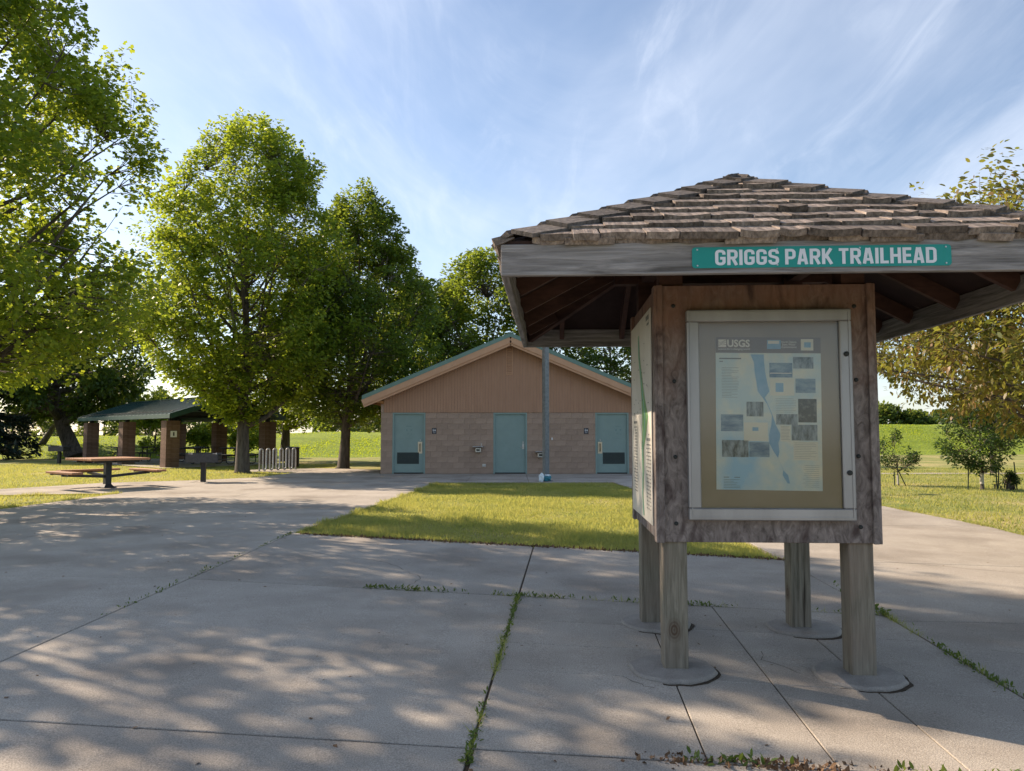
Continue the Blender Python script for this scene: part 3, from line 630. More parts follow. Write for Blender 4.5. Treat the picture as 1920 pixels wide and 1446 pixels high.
# rafters
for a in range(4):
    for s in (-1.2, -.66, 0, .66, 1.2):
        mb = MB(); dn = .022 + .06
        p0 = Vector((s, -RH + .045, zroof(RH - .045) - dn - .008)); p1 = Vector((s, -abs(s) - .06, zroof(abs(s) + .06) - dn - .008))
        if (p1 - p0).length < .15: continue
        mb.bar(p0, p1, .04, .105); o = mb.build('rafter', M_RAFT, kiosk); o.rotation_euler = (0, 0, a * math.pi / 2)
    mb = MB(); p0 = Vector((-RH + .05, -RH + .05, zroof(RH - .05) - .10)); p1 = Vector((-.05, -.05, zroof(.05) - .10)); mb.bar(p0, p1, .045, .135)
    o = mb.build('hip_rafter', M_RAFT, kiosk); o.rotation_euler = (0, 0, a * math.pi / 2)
# fascia
for a in range(4):
    ln = 2 * RH if a % 2 == 0 else 2 * RH - .078
    mb = MB(); mb.box((0, 0, 0), (ln, .038, F1 - F0), bev=.003)
    o = mb.build('fascia_board', M_FASC, kiosk); v = Matrix.Rotation(a * math.pi / 2, 3, 'Z') @ Vector((0, -RH + .019, 0)); o.location = (v.x, v.y, (F0 + F1) / 2); o.rotation_euler = (0, 0, a * math.pi / 2)
# shakes
def shake_mesh(w_, ln, seed):
    q = random.Random(seed); mb = MB(); n = 3; curl = q.uniform(-.005, .011); rows = 3
    for r in range(rows):
        s = r / (rows - 1)
        for i in range(n + 1):
            u = i / n - .5; bz = .031 * (1 - s) + .004
            lift = curl * (4 * u * u) * (1 - s) ** 2 + q.uniform(-.0018, .0018) * (1 - s)
            yb = s * ln + (q.uniform(-.010, .010) if r == 0 else 0)
            mb.v.append((u * w_, yb, bz + lift)); mb.v.append((u * w_, yb + (.002 if r == 0 else 0), lift))
    st = 2 * (n + 1)
    for r in range(rows - 1):
        for i in range(n):
            a = r * st + 2 * i; mb.f += [(a, a + 2, a + st + 2, a + st), (a + 1, a + st + 1, a + st + 3, a + 3)]
        mb.f += [(r * st, r * st + st, r * st + st + 1, r * st + 1), (r * st + 2 * n, r * st + 2 * n + 1, r * st + st + 2 * n + 1, r * st + st + 2 * n)]
    for i in range(n): a = 2 * i; mb.f.append((a, a + 1, a + 3, a + 2))
    return mb.mesh('shingle', M_SHING)
WIDTHS = [.13, .16, .19, .22, .25, .28]
SHM = [[shake_mesh(w_, .40, 100 + i * 7 + v) for v in range(4)] for i, w_ in enumerate(WIDTHS)]
EH = RH + .016; NC = 9; EXPO = (EH / math.cos(ALPHA)) / (NC + .12)
for a in range(4):
    Rz = Matrix.Rotation(a * math.pi / 2, 4, 'Z')
    for j in range(-1, NC):
        s0 = max(j, 0) * EXPO - (.012 if j >= 0 else .0); half = EH - s0 * math.cos(ALPHA); x = -half - rnd.uniform(0, .1)
        if half < .12: continue
        while x < half - .05:
            k = rnd.choice([0, 1, 1, 2, 2, 3, 3, 4, 4, 5]); w_ = WIDTHS[k]; xc = x + w_ / 2 + .003
            x += w_ + rnd.uniform(.003, .009)
            if abs(xc) > half - .02: continue
            ds = rnd.uniform(-.014, .014); s = s0 + ds
            y = -EH + s * math.cos(ALPHA); z = ZE - .018 + s * math.sin(ALPHA)
            nrm = rnd.uniform(.008, .020) if j >= 0 else -.012
            y -= nrm * math.sin(ALPHA); z += nrm * math.cos(ALPHA)
            M = Rz @ Matrix.Translation((xc, y, z)) @ Matrix.Rotation(ALPHA - (.030 if j >= 0 else 0.0), 4, 'X') @ Matrix.Rotation(rnd.uniform(-.018, .018), 4, 'Y') @ Matrix.Rotation(rnd.uniform(-.02, .02), 4, 'Z')
            sc = min(1.0, ((EH - abs(xc) - w_ * .22) / math.cos(ALPHA) - s) / .40)
            if sc < .2: continue
            o = link('shingle', rnd.choice(SHM[k]), deck)
            o.matrix_local = M @ Matrix.Diagonal((1, sc, 1, 1))
# hip caps
hd = Vector((EH, EH, EH * SL)); HL = hd.length; hd.normalize()
n1 = Vector((0, -SL, 1)).normalized(); n2 = Vector((-SL, 0, 1)).normalized()
for a in range(4):
    Rz = Matrix.Rotation(a * math.pi / 2, 4, 'Z'); ncap = 9; ex = HL / ncap
    for j in range(ncap):
        mb = MB()
        for nn, sg in ((n1, 1), (n2, -1)):
            p = hd.cross(nn) * 1.0; p.normalize()
            if (p.x - p.y) * sg < 0: p = -p
            wv = .15
            a0 = Vector((-EH, -EH, ZE - .015)) + hd * (j * ex + .10) + nn * (.052 + rnd.uniform(0, .006)); l = min(ex + .10, HL - .04 - j * ex)
            b0 = a0 + hd * l - nn * .026
            th = .022
            vs = [a0, a0 + p * wv, b0 + p * wv, b0]; vs = vs + [q - nn * th for q in vs]
            mb.add(vs, [(0, 1, 2, 3), (7, 6, 5, 4), (0, 4, 5, 1), (1, 5, 6, 2), (2, 6, 7, 3), (3, 7, 4, 0)])
        o = mb.build('hip_cap', M_HIPCAP, deck); o.matrix_local = Rz
# trailhead sign on the front fascia
sgn = MB(); W2, H2, rr_ = .626, .0525, .016
vs = []
for cx_, cz_, a0 in ((W2 - rr_, H2 - rr_, 0), (-W2 + rr_, H2 - rr_, 90), (-W2 + rr_, -H2 + rr_, 180), (W2 - rr_, -H2 + rr_, 270)):
    for q in range(5): t_ = R(a0 + q * 22.5); vs.append((cx_ + rr_ * math.cos(t_), cz_ + rr_ * math.sin(t_)))
n = len(vs); sgn.v += [(x, -.003, z) for x, z in vs] + [(x, 0, z) for x, z in vs]
sgn.f += [tuple(range(n)), tuple(reversed(range(n, 2 * n)))] + [(i, i + n, (i + 1) % n + n, (i + 1) % n) for i in range(n)]
sg = sgn.build('trailhead_sign', M_SIGN, kiosk, loc=(.025, -RH - .001, 2.293)); sg['label'] = 'green sign reading GRIGGS PARK TRAILHEAD'
def arc(cx_, cy_, r_, a0, a1, n=5): return [(cx_ + r_ * math.cos(R(a0 + (a1 - a0) * i / n)), cy_ + r_ * math.sin(R(a0 + (a1 - a0) * i / n))) for i in range(n + 1)]
hs = .087; B0, B1 = hs, 1 - hs; Wg = .56; X0, X1 = hs, Wg - hs; cr_ = .15
bowl = lambda yb: [(X0, B1)] + arc(X1 - cr_, B1 - cr_, cr_, 90, 0) + arc(X1 - cr_, yb + cr_, cr_, 0, -90) + [(X0, yb)]
GLYPH = {
 'G': (Wg, [[(X1, .68)] + arc(X1 - cr_, B1 - cr_, cr_, 0, 90) + arc(X0 + cr_, B1 - cr_, cr_, 90, 180) + arc(X0 + cr_, B0 + cr_, cr_, 180, 270) + arc(X1 - cr_, B0 + cr_, cr_, 270, 360) + [(X1, .52)], [(X1 + hs, .45), (Wg * .48, .45)]]),
 'S': (Wg, [[(X1, .70)] + arc(X1 - cr_, B1 - cr_, cr_, 0, 90) + arc(X0 + cr_, B1 - cr_, cr_, 90, 180) + arc(X0 + cr_, .66, cr_, 180, 225) + arc(X1 - cr_, .34, cr_, 45, 0) + arc(X1 - cr_, B0 + cr_, cr_, 0, -90) + arc(X0 + cr_, B0 + cr_, cr_, 270, 180) + [(X0, .30)]]),
 'R': (Wg, [[(X0, 0), (X0, 1)], bowl(.46), [(X0 + .2, .46), (X1 + .02, 0)]]), 'P': (Wg - .01, [[(X0, 0), (X0, 1)], bowl(.42)]), 'D': (Wg, [[(X0, 0), (X0, 1)], bowl(B0)]),
 'I': (2 * hs, [[(hs, 0), (hs, 1)]]), 'A': (Wg + .02, [[(hs, 0), (.25, 1)], [(Wg + .02 - hs, 0), (Wg + .02 - .25, 1)], [(.15, .27), (Wg - .13, .27)]]),
 'K': (Wg + .01, [[(X0, 0), (X0, 1)], [(X1 + .01, 1), (X0 + .06, .40)], [(X0 + .13, .58), (X1 + .03, 0)]]), 'T': (Wg - .05, [[(0, B1), (Wg - .05, B1)], [((Wg - .05) / 2, 0), ((Wg - .05) / 2, B1)]]),
 'L': (Wg - .12, [[(X0, 0), (X0, 1)], [(X0, B0), (Wg - .12, B0)]]), 'H': (Wg, [[(X0, 0), (X0, 1)], [(X1, 0), (X1, 1)], [(X0, .5), (X1, .5)]]), 'E': (Wg - .10, [[(X0, 0), (X0, 1)], [(X0, B1), (Wg - .10, B1)], [(X0, .5), (Wg - .13, .5)], [(X0, B0), (Wg - .10, B0)]])}
def block_letters(body, w_, h_, x, z, y):
    adv = 0; items = []
    for ch in body:
        if ch == ' ': adv += .24; continue
        gw, st = GLYPH[ch]; items.append((adv, st)); adv += gw + .085
    tot = adv - .085; kx = w_ / tot
    for a_, st in items:
        mb = MB()
        for si, line in enumerate(st):
            P_ = [Vector(p) for p in line]; m_ = len(P_); vs = []
            for i, p in enumerate(P_):
                d0 = (P_[i] - P_[i - 1]).normalized() if i else (P_[1] - P_[0]).normalized(); d1 = (P_[i + 1] - P_[i]).normalized() if i < m_ - 1 else d0
                t_ = d0 + d1; t_ = t_.normalized() if t_.length > 1e-6 else d0; nn = Vector((-t_.y, t_.x)); q = hs / max(.6, nn.dot(Vector((-d0.y, d0.x))))
                for sg_ in (1, -1): v = p + nn * (sg_ * q); vs.append(((a_ + v.x) * kx + x, y - si * .00035, v.y * h_ + z))
            mb.add(vs, [(2 * i, 2 * i + 1, 2 * i + 3, 2 * i + 2) for i in range(m_ - 1)])
        mb.build('letter', M_SIGNTXT, sg)
block_letters('GRIGGS PARK TRAILHEAD', 1.068, .078, -.513, -.039, -.0042)
for x in (-.6, -.21, .19, .6):
    for z in (-.04, .04):
        mb = MB(); mb.lathe([(.005, 0), (.004, .003)], 8); o = mb.build('screw', M_STAIN, sg, loc=(x, -.003, z)); o.rotation_euler = (R(90), 0, 0)
# display case
DX0, DX1, DZ0, DZ1 = -.475, .505, .905, 2.175
case = MB(); FY = -BW - .062
case.box(((DX0 + DX1) / 2, -BW - .012, (DZ0 + DZ1) / 2), (DX1 - DX0 - .02, .022, DZ1 - DZ0 - .02))
dc = case.build('display_case', M_TAN, kiosk); dc['label'] = 'glazed aluminium display case holding a faded poster'
fw = .072
for nm, c, dd in (('frame', ((DX0 + DX1) / 2, 0, DZ1 - fw / 2), (DX1 - DX0, .058, fw)), ('frame', ((DX0 + DX1) / 2, 0, DZ0 + fw / 2), (DX1 - DX0, .058, fw)),
                  ('frame', (DX0 + fw / 2, 0, (DZ0 + DZ1) / 2), (fw, .057, DZ1 - DZ0 - 2 * fw)), ('frame', (DX1 - fw / 2, 0, (DZ0 + DZ1) / 2), (fw, .057, DZ1 - DZ0 - 2 * fw))):
    mb = MB(); mb.box((c[0], -BW - .031, c[2]), dd, bev=.006); mb.build(nm, M_ALU, dc)
for (a0, a1, b0, b1) in ((DX0 + .018, DX1 - .018, DZ0 + .018, DZ1 - .018),):      # raised bead round the door
    for c, dd in ((((a0 + a1) / 2, b1), (a1 - a0, .006)), (((a0 + a1) / 2, b0), (a1 - a0, .006)), ((a0, (b0 + b1) / 2), (.006, b1 - b0 - .006)), ((a1, (b0 + b1) / 2), (.006, b1 - b0 - .006))):
        mb = MB(); mb.box((c[0], -BW - .0615, c[1]), (dd[0], .005, dd[1])); mb.build('bead', M_DKSTEEL if False else M_ALU, dc)
mb = MB(); mb.box(((DX0 + DX1) / 2, -BW - .040, (DZ0 + DZ1) / 2), (DX1 - DX0 - 2 * fw + .004, .004, DZ1 - DZ0 - 2 * fw + .004)); mb.build('glazing', M_GLASS, dc)
for z in (1.90, 1.19):
    mb = MB(); mb.lathe([(.016, 0), (.015, .008), (.008, .010)], 14); o = mb.build('lock', M_DKSTEEL, dc, loc=(DX1 - .036, -BW - .060, z)); o.rotation_euler = (R(90), 0, 0)
# poster, slightly turned
PW, PH = .628, .925; pcx, pcz = .012, 1.545
po = MB(); po.box((0, 0, 0), (PW, .003, PH)); poster = po.build('poster', M_PRINT, dc, loc=(pcx, -BW - .0255, pcz)); poster.rotation_euler = (0, R(.7), 0)
def PXY(x, y): return ((x - 240) / 872 * PW - PW / 2, PH / 2 - (y - 88) / 1270 * PH)
YL = [-.0021]
def pr_rect(name, x0, y0, x1, y1, m, lift=0.0):
    a, b = PXY(x0, y0); c, d = PXY(x1, y1); YL[0] -= .00003
    y = -.0016 - lift; mb = MB(); mb.add([(a, y, d), (c, y, d), (c, y, b), (a, y, b)], [(0, 1, 2, 3)])
    o = link(name, mb.mesh(name, m), dc); o.matrix_local = Matrix.Translation((pcx, -BW - .0257, pcz)) @ Matrix.Rotation(R(.7), 4, 'Y'); return o
pr_rect('header_band', 240, 88, 1112, 220, M_BAND, .0004)
cl = [(580, 232, 55), (598, 300, 40), (610, 380, 45), (622, 470, 52), (632, 540, 46), (634, 592, 12), (668, 650, 8), (705, 740, 10), (715, 820, 26), (728, 900, 46), (722, 970, 40), (735, 1040, 24), (747, 1092, 5), (790, 1190, 4), (815, 1232, 24), (835, 1300, 9)]
mb = MB(); lv = []; rv = []
for i, (x, y, hw) in enumerate(cl):
    for lst, sg_ in ((lv, -1), (rv, 1)):
        a, b = PXY(x + sg_ * (hw + rnd.uniform(-8, 8)), y); lst.append((a, -.0019, b))
for i in range(len(cl) - 1):
    mb.add([lv[i], lv[i + 1], rv[i + 1], rv[i]], [(0, 1, 2, 3)])
o = link('river_print', mb.mesh('river_print', M_PBLUE), dc); o.matrix_local = Matrix.Translation((pcx, -BW - .0257, pcz)) @ Matrix.Rotation(R(.7), 4, 'Y')
pr_rect('wash_print', 300, 300, 395, 620, M_PRINT, .0003)
for (q, m) in (((685, 302, 876, 424), M_PPHOTO2), ((882, 252, 1050, 348), M_PPHOTO), ((690, 432, 890, 575), M_PCREAM), ((900, 432, 1065, 550), M_PPHOTO2), ((920, 600, 1072, 795), M_PDARK),
               ((493, 628, 633, 750), M_PPHOTO), ((280, 735, 465, 875), M_PPHOTO2), ((738, 728, 915, 815), M_PPHOTO), ((863, 815, 1075, 945), M_PPHOTO), ((470, 800, 668, 955), M_PCREAM),
               ((287, 948, 508, 1088), M_PPHOTO), ((513, 962, 680, 1085), M_PPHOTO2), ((877, 955, 1080, 1108), M_PCREAM), ((770, 825, 855, 955), M_PCREAM)):
    pr_rect('photo_print', *q, m, .0006)
pr_rect('map_blot', 735, 470, 800, 545, M_PBLUE, .0009); pr_rect('map_blot', 540, 840, 590, 870, M_PBLUE, .0009)
pr_rect('bridge_line', 690, 385, 870, 392, M_PWHITE, .0009)
mb = MB()
def tl(x0, x1, y, h_=3):
    a, b = PXY(x0, y - h_ / 2); c, d = PXY(x1, y + h_ / 2); mb.add([(a, -.0026, d), (c, -.0026, d), (c, -.0026, b), (a, -.0026, b)], [(0, 1, 2, 3)])
for y in range(345, 600, 13): tl(285 + rnd.uniform(0, 6), 430 - rnd.choice([0, 0, 10, 60]), y, 2.2)
for y in range(830, 945, 12): tl(776, 850 - rnd.uniform(0, 14), y, 2)
for y in range(600, 720, 14): tl(735, 905 - rnd.uniform(0, 30), y, 1.6)
for y in range(965, 1100, 14): tl(885, 1072 - rnd.uniform(0, 60), y, 1.6)
for y in range(1150, 1340, 16): tl(950 + rnd.uniform(0, 30), 1085, y, 1.6)
for y in range(1275, 1345, 13): tl(300, 380 + rnd.uniform(0, 60), y, 2.4)
tl(300, 345, 1255, 5); tl(388, 435, 1255, 5); tl(268, 452, 268, 11); tl(270, 300, 292, 7)
o = link('text_lines', mb.mesh('text_lines', M_PTXT), dc); o.matrix_local = Matrix.Translation((pcx, -BW - .0257, pcz)) @ Matrix.Rotation(R(.7), 4, 'Y')
PM = Matrix.Translation((pcx, -BW - .0257, pcz)) @ Matrix.Rotation(R(.7), 4, 'Y')
def ptext(body, x0, y0, x1, y1, bold=0.0, m=M_PWHITE):
    a, b = PXY(x0, y1); c, d = PXY(x1, y0); o = text(body, c - a, d - b, m, dc, 'print_lettering', a, b, -.0026, bold=bold); o.matrix_local = PM
ptext('USGS', 336, 108, 525, 172, .03); ptext('science for a changing world', 262, 180, 525, 200, .01)
ptext('North Dakota', 788, 117, 912, 136, .01); ptext('State Water', 793, 139, 905, 156, .01); ptext('Commission', 788, 160, 912, 177, .01)
pr_rect('logo_print', 262, 108, 328, 172, M_PWHITE, .0008)
for q in range(3):     # wave lines across the logo square
    mbw = MB()
    for i in range(8):
        x0 = 262 + i * 8.2; yy = lambda x: 128 + q * 14 + 6 * math.sin((x - 262) / 66 * 5 + q) - (x - 262) * .12
        a, b = PXY(x0, yy(x0) - 2); c, d = PXY(x0 + 8.2, yy(x0 + 8.2) + 2); mbw.add([(a, -.0028, b - .0026), (c, -.0028, d - .0 ), (c, -.0028, d + .0026), (a, -.0028, b)], [(0, 1, 2, 3)])
    o = link('logo_wave', mbw.mesh('logo_wave', M_BAND), dc); o.matrix_local = PM
pr_rect('logo_print', 668, 110, 782, 186, M_PBLUE, .0008); pr_rect('logo_print', 676, 116, 768, 142, M_PWHITE, .001); pr_rect('logo_print', 948, 101, 1051, 197, M_PCREAM, .0008); pr_rect('logo_mark', 975, 128, 1030, 172, M_PBLUE, .001)
# map panel on the left side
mp_ = MB(); mp_.box((0, 0, 0), (.006, 1.10, 1.36)); mpan = mp_.build('map_panel', M_MAP, kiosk, loc=(-BW - .028, -.015, 1.535)); mpan['label'] = 'faded trail map panel with a green river corridor'
def mrect(name, y0, z0, y1, z1, m, lift=0):      # y from the front edge (0) to the back (1.1), z from top (0) to bottom (1.36)
    x = -.0045 - lift; a, b = -.55 + y0, -.55 + y1; c, d = .68 - z0, .68 - z1
    mb = MB(); mb.add([(x, a, d), (x, a, c), (x, b, c), (x, b, d)], [(0, 1, 2, 3)]); return link(name, mb.mesh(name, m), mpan)
gb = MB(); cl = [(.62, .1, .03), (.60, .25, .04), (.50, .40, .05), (.40, .55, .08), (.30, .68, .15), (.36, .80, .10), (.45, .9, .05), (.43, 1.05, .04), (.47, 1.2, .03), (.42, 1.34, .03)]
for i in range(len(cl) - 1):
    y0, z0, h0 = cl[i]; y1, z1, h1 = cl[i + 1]
    gb.add([(-.0045, -.55 + y0 - h0, .68 - z0), (-.0045, -.55 + y0 + h0, .68 - z0), (-.0045, -.55 + y1 + h1, .68 - z1), (-.0045, -.55 + y1 - h1, .68 - z1)], [(0, 1, 2, 3)])
link('map_greenway', gb.mesh('map_greenway', M_MAPG), mpan)
gb = MB()
for i in range(len(cl) - 1):
    y0, z0, h0 = cl[i]; y1, z1, h1 = cl[i + 1]
    gb.add([(-.005, -.55 + y0 - .008, .68 - z0), (-.005, -.55 + y0 + .012, .68 - z0), (-.005, -.55 + y1 + .012, .68 - z1), (-.005, -.55 + y1 - .008, .68 - z1)], [(0, 1, 2, 3)])
link('map_river', gb.mesh('map_river', M_MAPB), mpan)
tb = MB()
def mt(y0, y1, z, h_): tb.add([(-.0055, -.55 + y0, .68 - z - h_), (-.0055, -.55 + y0, .68 - z), (-.0055, -.55 + y1, .68 - z), (-.0055, -.55 + y1, .68 - z - h_)], [(0, 1, 2, 3)])
for i in range(22): mt(.75, .75 + rnd.uniform(.12, .22), .74 + i * .022, .007)
for c in range(3):
    for i in range(18): mt(.05 + c * .075, .05 + c * .075 + rnd.uniform(.03, .055), .86 + i * .024, .008)
for i in range(26): a = rnd.uniform(.1, .9); mt(a, a + rnd.uniform(.02, .05), rnd.uniform(.1, .85), .007)
mt(.06, .2, .03, .03); mt(.06, .16, .08, .015); mt(.75, .95, .70, .018); mt(.06, .22, .82, .018)
link('map_text', tb.mesh('map_text', M_PTXT), mpan)

# ================================================================== restroom building
BY = 26.7; XL, XR = -4.72, 4.62; RX = -.05; BD = 8.4
bld = thing('restroom_building', 'tan block restroom building with green gable roof and three teal doors', 'building', (0, BY, 0))
mb = MB()      # core walls (joint colour)
core_x0, core_x1 = XL + .012, XR - .012
doors = [(-4.30, -3.12), (-.67, .54), (3.0, 4.2)]
segs = [core_x0] + [v for d in doors for v in d] + [core_x1]
for i in range(0, len(segs), 2): mb.box(((segs[i] + segs[i + 1]) / 2, .1, 1.095), (segs[i + 1] - segs[i], .176, 2.19))
mb.box((core_x0 + .1, BD / 2 + .1, 1.095), (.2, BD - .2, 2.19)); mb.box((core_x1 - .1, BD / 2 + .1, 1.095), (.2, BD - .2, 2.19)); mb.box(((core_x0 + core_x1) / 2, BD, 1.095), (core_x1 - core_x0, .2, 2.19))
wall = mb.build('block_wall', M_MORT, bld)
bc = {}
def block(x0, x1, z0):
    w_ = round(x1 - x0, 3)
    if w_ < .05: return
    if w_ not in bc:
        q = MB(); q.box((0, 0, 0), (w_ - .005, .02, .194), bev=.002); bc[w_] = q.mesh('block', M_BLOCK)
    link('block', bc[w_], wall, loc=((x0 + x1) / 2, .008 + rnd.uniform(-.001, .001), z0 + .1))
for r in range(11):
    z0 = r * .199
    for i in range(0, len(segs), 2):
        a, b = (XL if i == 0 else segs[i]), (XR if i == len(segs) - 2 else segs[i + 1]); x = a; first = True
        while x < b - .01:
            l = .4 if not (first and r % 2) else .2; first = False; e = min(b, x + l)
            if b - e < .06: e = b
            block(x, e, z0); x = e
# gable siding with vertical grooves
zs0 = 2.195
zg_ = lambda x: 4.86 - abs(x - RX) * .426
mb = MB(); x = XL + .10
while x < XR - .10:
    e = min(x + .102, XR - .10); a, b = x + .004, e - .004
    ps = [a, b] if not (a < RX < b) else [a, RX, b]
    n = len(ps); v = [(q, -.02, zs0) for q in ps] + [(q, -.02, zg_(q)) for q in ps] + [(q, .0, zs0) for q in ps] + [(q, .0, zg_(q)) for q in ps]
    f = []
    for i in range(n - 1): f.append((i, i + 1, n + i + 1, n + i))
    f += [(0, n, 3 * n, 2 * n), (n - 1, 3 * n - 1, 4 * n - 1, 2 * n - 1)]; f += [(2 * n + i, i, i + 1, 2 * n + i + 1)[::-1] for i in range(n - 1)]
    mb.add(v, f); x = e
sid = mb.build('gable_siding', M_SIDING, bld)
mb = MB(); mb.add([(XL + .1, 0, zs0), (XR - .1, 0, zs0), (XR - .1, 0, zg_(XR - .1)), (RX, 0, zg_(RX)), (XL + .1, 0, zg_(XL + .1))], [(0, 1, 2, 3, 4)])
mb.add([(XL + .1, .18, zs0), (XR - .1, .18, zs0), (XR - .1, .18, zg_(XR - .1)), (RX, .18, zg_(RX)), (XL + .1, .18, zg_(XL + .1))], [(0, 4, 3, 2, 1)])
mb.build('siding_backer', M_MORT, sid)
mb = MB(); mb.box((XL + .05, -.008, 2.34), (.098, .04, .30)); mb.build('corner_block', M_BLOCK, bld)
# gable vent
vn = MB()
for c, dd in (((-.10, 4.70 - .03), (.25, .03)), ((-.10, 3.58), (.25, .03))): vn.box((c[0], -.032, c[1]), (dd[0], .03, dd[1]))
for sx_ in (-1, 1): vn.box((-.10 + sx_ * .11, -.0315, 4.125), (.03, .029, 1.06))
ventf = vn.build('gable_vent', M_TRIM, bld)
mb = MB(); mb.box((-.10, -.0245, 4.125), (.19, .006, 1.06)); mb.build('vent_backing', M_SIDING, ventf)
for i in range(17):
    mb = MB(); mb.box((0, 0, 0), (.19, .034, .010), Matrix.Rotation(R(40), 3, 'X')); mb.build('slat', M_TRIM, ventf, loc=(-.10, -.040, 3.64 + i * .06))
# roof: two slopes with ribs, fascia, barge boards, soffit
SB = .426; ov = .5; y0, y1 = -ov, BD + .6
for sg_, ex_ in ((-1, XL - .60), (1, XR + .60)):
    mb = MB(); zr = 5.0; ze = zr - abs(ex_ - RX) * SB
    nx_, nz_ = -sg_ * -SB, 1
    def P(x, y, dz): return (x, y, zr - abs(x - RX) * SB + dz)
    v = [P(RX, y0, 0), P(ex_, y0, 0), P(ex_, y1, 0), P(RX, y1, 0), P(RX, y0, -.12), P(ex_, y0, -.12), P(ex_, y1, -.12), P(RX, y1, -.12)]
    f = [(0, 1, 2, 3), (4, 7, 6, 5), (0, 4, 5, 1), (1, 5, 6, 2), (2, 6, 7, 3)]
    if sg_ > 0: f = [tuple(reversed(q)) for q in f]
    mb.add(v, f); rf = mb.build('roof', M_GREEN, bld)
    for i in range(24):
        yy = y0 + .03 + i * (y1 - y0 - .06) / 23
        q = MB(); q.bar(P(RX + sg_ * .03, yy, .014), P(ex_, yy, .014), .04, .03); q.build('roof_rib', M_GREEN, rf)
    q = MB(); q.bar((RX, y0 + .03, 4.775), (ex_ - sg_ * .01, y0 + .03, 4.775 - (abs(ex_ - RX) - .01) * SB), .038, .20); q.build('barge_board', M_TRIM, bld)
    q = MB(); q.bar((RX, y0 + .06, 4.64), (ex_ - sg_ * .05, y0 + .06, 4.64 - (abs(ex_ - RX) - .05) * SB), .03, .12); q.build('barge_trim', M_TRIM, bld)
    q = MB(); q.box((ex_ - sg_ * .02, (y0 + y1) / 2 + .02, ze - .13), (.03, y1 - y0 - .06, .13)); q.build('eave_board', M_TRIM, bld)
    q = MB(); xa, xb = ex_ - sg_ * .04, (XL if sg_ < 0 else XR); za = zr - abs(xa - RX) * SB - .135; zb = zr - abs(xb - RX) * SB - .20
    zb = max(zb, za)
    q.add([(xa, y0 + .06, za), (RX, y0 + .08, 4.865), (RX, .0, 4.865), (xa, .0, za)], [(0, 1, 2, 3)] if sg_ < 0 else [(3, 2, 1, 0)])
    q.add([(xa, 0, za), (xb, 0, za + .0), (xb, y1 - .06, za), (xa, y1 - .06, za)], [(0, 1, 2, 3)] if sg_ < 0 else [(3, 2, 1, 0)]); q.build('soffit', M_TRIM, bld)
mb = MB(); mb.bar((RX, y0, 5.02), (RX, y1, 5.02), .22, .03); mb.build('ridge_cap', M_GREEN, bld)
mb = MB(); mb.lathe([(.17, -.12), (.19, .02), (.16, .10), (.09, .15), (.02, .165)], 18); mb.build('roof_vent', M_WHITE, bld, smooth=True, loc=(2.25, 1.6, 5.0 - 2.3 * SB + .1))
# doors
for i, (a, b) in enumerate(doors):
    fr = MB(); zt_ = 2.192
    fr.box((a + .028, .045, zt_ / 2), (.056, .10, zt_)); fr.box((b - .028, .045, zt_ / 2), (.056, .10, zt_)); fr.box(((a + b) / 2, .0445, zt_ - .028), (b - a - .112, .099, .056))
    fo = fr.build('door_frame', M_DOOR, bld)
    mb = MB(); mb.box(((a + b) / 2, .07, 1.088), (b - a - .110, .045, 2.10), bev=.003); dr = mb.build('door', M_DOOR, bld)
    mb = MB(); mb.box(((a + b) / 2, .065, .022), (b - a - .116, .06, .04)); mb.build('threshold', M_BLACK, dr)
    hinge_x = a + .062 if i != 2 else b - .062
    for z in (.3, 1.05, 1.85):
        mb = MB(); mb.lathe([(.012, 0), (.012, .1)], 8); mb.build('hinge', M_DOOR, dr, loc=(hinge_x, .04, z))
    if i != 1:
        lx_ = b - .19 if i == 0 else a + .17
        mb = MB(); mb.box((lx_, .044, .93), (.155, .006, .42)); pl = mb.build('pull_plate', M_BRASS, dr)
        mb = MB(); mb.tube([(lx_, .04, .80), (lx_, .0, .82), (lx_, -.005, .93), (lx_, .0, 1.05), (lx_, .04, 1.07)], .016, 8); mb.build('pull_handle', M_BRONZE, dr, smooth=True)
        mb = MB(); mb.lathe([(.028, 0), (.026, .01), (.015, .015)], 12); o = mb.build('lock_cylinder', M_STAIN, dr, loc=(lx_ + .01, .046, 1.2)); o.rotation_euler = (R(90), 0, 0)
        lc = a + .60 - (.04 if i == 0 else -.06)
        mb = MB(); mb.box((lc, .046, .555), (.79, .012, .41)); lo_ = mb.build('louvre', M_LOUV, dr)
        for k2 in range(9):
            q = MB(); q.box((0, 0, 0), (.75, .02, .004), Matrix.Rotation(R(35), 3, 'X')); q.build('louvre_blade', M_LOUV, lo_, loc=(lc, .036, .39 + k2 * .041))
        mb = MB(); zz_ = 1.55
        for (dx_, z, w_, h_) in ((0, 1.70, .19, .018), (-.07, 1.56, .04, .07), (.09, 1.57, .05, .05), (-.03, 1.43, .05, .02), (.1, 1.42, .03, .03), (.0, 1.26, .2, .006)):
            mb.box((lc + .02 + (.14 if i == 2 else 0) + dx_, .0462, z), (w_, .002, h_))
        mb.build('sticker_residue', mat('residue', (0.17, 0.265, 0.265), rough=.7), dr)
    else:
        mb = MB(); mb.box((b - .14, .042, .98), (.07, .012, .2)); mb.tube([(b - .14, .04, .95), (b - .14, -.01, .95), (b - .25, -.01, .95)], .011, 8); mb.build('lever_handle', M_STAIN, dr)
        mb = MB(); mb.lathe([(.028, 0), (.026, .012)], 12); o = mb.build('lock_cylinder', M_STAIN, dr, loc=(b - .14, .045, 1.13)); o.rotation_euler = (R(90), 0, 0)
